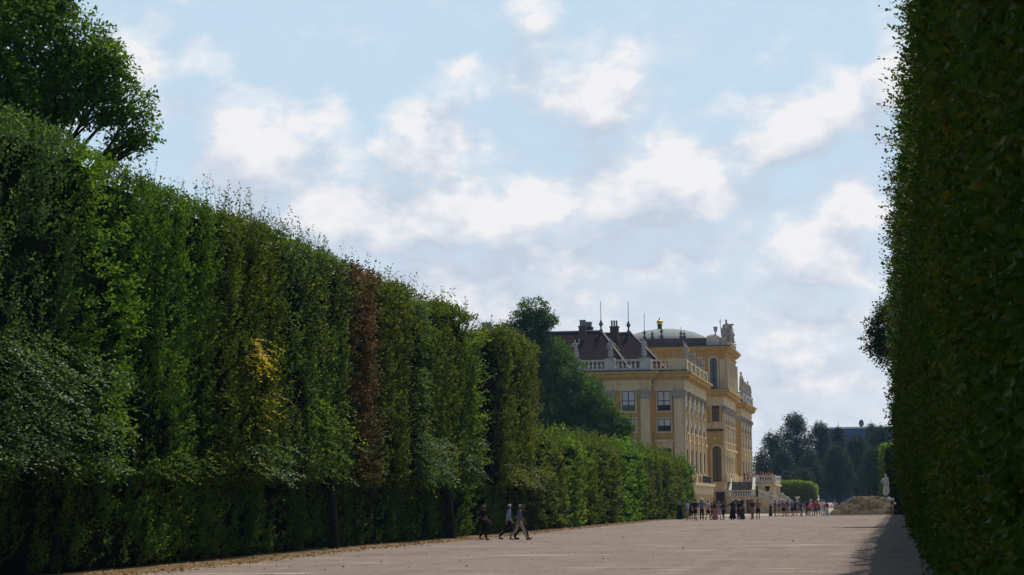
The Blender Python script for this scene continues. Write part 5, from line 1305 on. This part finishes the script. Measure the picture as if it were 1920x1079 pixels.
# trees closing the avenue
TG = "trees at the far end of the avenue"
M_F1 = G_("distant linden leaves", (.018, .034, .016), (.030, .054, .024), (.052, .082, .032), trans=.15, rough=.75, spec=.1)
M_F2 = G_("distant grey green leaves", (0.025, 0.038, 0.023), (0.041, 0.056, 0.032), (0.063, 0.081, 0.041), trans=.15, rough=.75, spec=.1)
def far_tree(px, Y, w_, pytop, label, mt, seed, pybot=925, sparse=1.0, L=.32):
    z0 = gz(Y); m = F / Y; H = zat(px, pytop, Y) - z0; rs = np.random.default_rng(seed); x0 = xat(px, Y, z0); hw = w_ / 2 / m
    cl = []
    zb = zat(px, pybot, Y) - z0
    n = 17
    for i in range(n):
        t = (i + .5) / n; zc = zb + (H - zb) * t * .93; r = hw * (.30 + .16 * rs.random()) * (1.15 - .35 * t)
        a = i * 2.4 + seed; ro = (hw - r) * math.sin(math.pi * min(1, .22 + t * .78)) ** .6 * (.55 + .5 * rs.random())
        cl.append(((x0 + ro * math.cos(a), Y + ro * math.sin(a) * .8, z0 + zc), r))
    cl.append(((x0, Y, z0 + H - hw * .3), hw * .34))
    return tree("broadleaf_tree", label, "tree", TG, (x0, Y, z0), H, cl, mt, seed, L=L, per=44 * sparse, nl=6, trunk_r=.45, flat=.85, tw=1.3, limb_from=.15, shell=.35)
far_tree(1452, 500, 74, 812, "dark tree beside the far corner of the palace with sky gaps low in its crown", M_F1, 71, 905, .75)
far_tree(1496, 515, 92, 776, "tallest dark broadleaf tree at the end of the avenue", M_F1, 72, 915)
far_tree(1540, 525, 78, 792, "dark broadleaf tree just left of the pointed conifer", M_F1, 73, 915)
far_tree(1608, 520, 78, 819, "broad dark tree in front of the blue building", M_F1, 74, 920)
far_tree(1652, 540, 80, 800, "dark tree at the right edge of the far tree wall, next to the right hedge", M_F1, 75, 915)
far_tree(1642, 500, 64, 838, "lower dark tree under the right edge of the far tree wall", M_F1, 76, 925)
far_tree(1520, 488, 66, 850, "lower dark tree in the middle of the far tree wall", M_F1, 77, 925)
far_tree(1572, 492, 74, 838, "lower dark tree below the pointed conifer", M_F1, 78, 925)
far_tree(1470, 492, 60, 846, "lower dark tree behind the terrace visitors", M_F1, 79, 925)
far_tree(1512, 470, 46, 880, "pale grey-green small tree right of the bright clipped bush", M_F2, 80, 930, .8, .45)
far_tree(1478, 474, 30, 884, "small grey-green tree behind the bright clipped bush", M_F2, 81, 925, .8, .45)
far_tree(1425, 505, 40, 850, "dark tree half hidden by the palace's far corner", M_F1, 82, 925)
def conifer(px, Y, w_, pytop, label, seed):
    z0 = gz(Y); x0 = xat(px, Y, z0); H = zat(px, pytop, Y) - z0; hw = w_ / 2 * Y / F; rs = np.random.default_rng(seed)
    root = empty("conifer_tree", (x0, Y, z0), label, "tree", "conifers at the far end of the avenue"); parts = []
    n = 900; t = rs.random(n) ** .8; a = rs.uniform(0, 2 * math.pi, n); r = hw * (1 - t) ** .9 * (.35 + .65 * rs.random(n)) * (.75 + .5 * vnoise(t * 14, a * 0 + seed)) + .1
    P0 = np.stack([x0 + r * np.cos(a), Y + r * np.sin(a), z0 + H * (.06 + .92 * t)], 1)
    Dr = np.stack([np.cos(a), np.sin(a), np.full(n, -.35)], 1) + rs.normal(size=(n, 3)) * .25
    q = twig_leaves(P0, Dr, rs.uniform(.7, 1.5, n), 7, np.full(n, .45), np.array([0, 0, 1.]) + rs.normal(size=(n, 3)) * .3, rs=rs, wid=.3, tbase=.4 + rs.normal(size=n) * .2, sag=.3)
    link("crown", leaf_mesh("crown", *q), G_("dark spruce needles", (.012, .026, .018), (.020, .038, .024), (.034, .055, .03), trans=.05), root)
    MB().tube([(x0, Y, z0 - .2), (x0, Y, z0 + H * .5), (x0, Y, z0 + H)], [.4, .22, .03], 8).build("trunk", BARK, root)
    MB().tube([(x0, Y, z0 + H * .9), (x0, Y, z0 + H + .8)], [.12, .03], 5).build("leader", BARK, root)
conifer(1575.5, 508, 44, 797, "pointed dark conifer standing out against the blue building", 91)
conifer(1637, 545, 26, 792, "small pointed conifer at the right end of the blue roof", 92)
# bright clipped bush beside the stairs
xc_ = xat(1491, 432, 0); y_ = 432
rs = np.random.default_rng(95); n = 2600
u = rs.uniform(-1, 1, n); vv = rs.uniform(-1, 1, n); ww = rs.random(n)
side = rs.integers(0, 3, n); hw, hd, hh = 4.0, 2.2, zat(1480, 906, y_) - gz(y_)
X_ = np.where(side == 1, np.sign(u), u); Y_ = np.where(side == 0, -1, vv); Z_ = np.where(side == 2, 1.0, ww)
rt = 1 - .16 * np.clip((X_ + .0), 0, 1) ** 2.5 - .04 * np.clip(-X_, 0, 1) ** 2
P0 = np.stack([xc_ + X_ * hw, y_ + Y_ * hd, gz(y_) + Z_ * hh * rt], 1)
q = twig_leaves(P0, np.array([0, -.5, .6]) + rs.normal(size=(n, 3)) * .5, rs.uniform(.25, .6, n), 7, np.full(n, .26), np.array([0, -.3, 1.]) + rs.normal(size=(n, 3)) * .4, rs=rs, tbase=.6 + rs.normal(size=n) * .2)
M_BUSH = G_("bright box leaves", (.085, .14, .02), (.14, .20, .03), (.19, .24, .05), trans=.35)
br = link("clipped_bush", leaf_mesh("clipped_bush", *q), M_BUSH)
tag(br, "bright green clipped bush right of the palace staircase", "bush")
v = [(xc_ + a * hw * .9, y_ + b * hd * .85, gz(y_) + c * hh * .9 * (1 - .15 * max(0, a) ** 2.5)) for c in (0, 1) for b in (-1, 1) for a in np.linspace(-1, 1, 9)]
mb = MB(); nn = 9
ff = []
for i in range(nn - 1):
    ff += [(i, i + 1, 18 + i + 1, 18 + i), (9 + i, 27 + i, 27 + i + 1, 9 + i + 1), (18 + i, 18 + i + 1, 27 + i + 1, 27 + i)]
ff += [(0, 18, 27, 9), (8, 17, 35, 26)]
mb.add(v, ff).build("inner_foliage", mat("bush inner leaves", (.05, .085, .015)), br)
# pale flower vases on slim pedestals in front of the bush
for px, lab in ((1495.5, "pale stone vase on a slim pedestal before the right half of the bright bush"), (1475.5, "pale stone vase on a slim pedestal before the left half of the bright bush")):
    y = 424; z = gz(y); x = xat(px, y, z); r_ = empty("stone_vase", (x, y, z), lab, "vase", "stone vases before the clipped bush"); LOCAL.add(r_.name)
    MB().box(-.32, .32, -.32, .32, 0, .3).box(-.22, .22, -.22, .22, .3, 2.0).box(-.3, .3, -.3, .3, 2.0, 2.15).build("pedestal", PALE, r_)
    MB().lathe(0, 0, [(.12, 2.15), (.08, 2.3), (.35, 2.5), (.45, 2.75), (.42, 2.85)], 14).build("bowl", WST, r_, True)
# long blue building behind the trees
YB = 680.0; zb = gz(YB)
x0, x1 = at(1536, 800, YB)[0], at(1720, 800, YB)[0]; zt = zat(1590, 801, YB)
bl = empty("office_building", ((x0 + x1) / 2, YB, zb), "long dark blue building with a pale flat roof edge behind the far trees", "building")
MB().box(x0, x1, YB, YB + 18, zb - 1, zt - .5).build("wall", mat("blue glass cladding", (.03, .10, .25), (.022, .08, .20), .3, .5, spec=.2), bl)
MB().box(x0 - .3, x1 + .3, YB - .3, YB + 18.3, zt - .5, zt).build("roof", mat("white roof edge", (.7, .72, .75)), bl)
for h0, h1 in ((4.2, 2.6), (8, 6.2)):
  w_ = MB()
  for k in range(int((x1 - x0) / 1.6)): w_.box(x0 + .2 + k * 1.6, x0 + 1.5 + k * 1.6, YB - .06, YB, zt - h0, zt - h1)
  w_.build("window_band", mat("dark blue glazing", (.02, .065, .16), rough=.4), bl)
xb_ = at(1615, 795, YB + 5)[0]
bm_ = MB().lathe(xb_, YB + 5, [(.25, zt - .1), (.25, zt + .2), (.5, zt + .3), (.75, zt + .9), (.75, zt + 1.5), (.5, zt + 2.1), (.1, zt + 2.35)], 14)
bm_.build("rooftop_ball", mat("dark sheet tank", (.09, .08, .07)), bl, True)
print("LEAVES", LEAVES[0])
# ------------------------------------------------------------------ summer air
HZ = MB().box(-130, 60, -30, 760, -2.0, 48)
hm, hnt, hout = node_mat("summer air")
pv = hnt.nodes.new("ShaderNodeVolumePrincipled"); pv.inputs["Color"].default_value = (.42, .66, 1.0, 1); pv.inputs["Density"].default_value = .00008
pv.inputs["Anisotropy"].default_value = .2
hnt.links.new(pv.outputs[0], hout.inputs["Volume"])
hz = HZ.build("haze", hm); tag(hz, kind='stuff')
scene.cycles.volume_bounces = 0
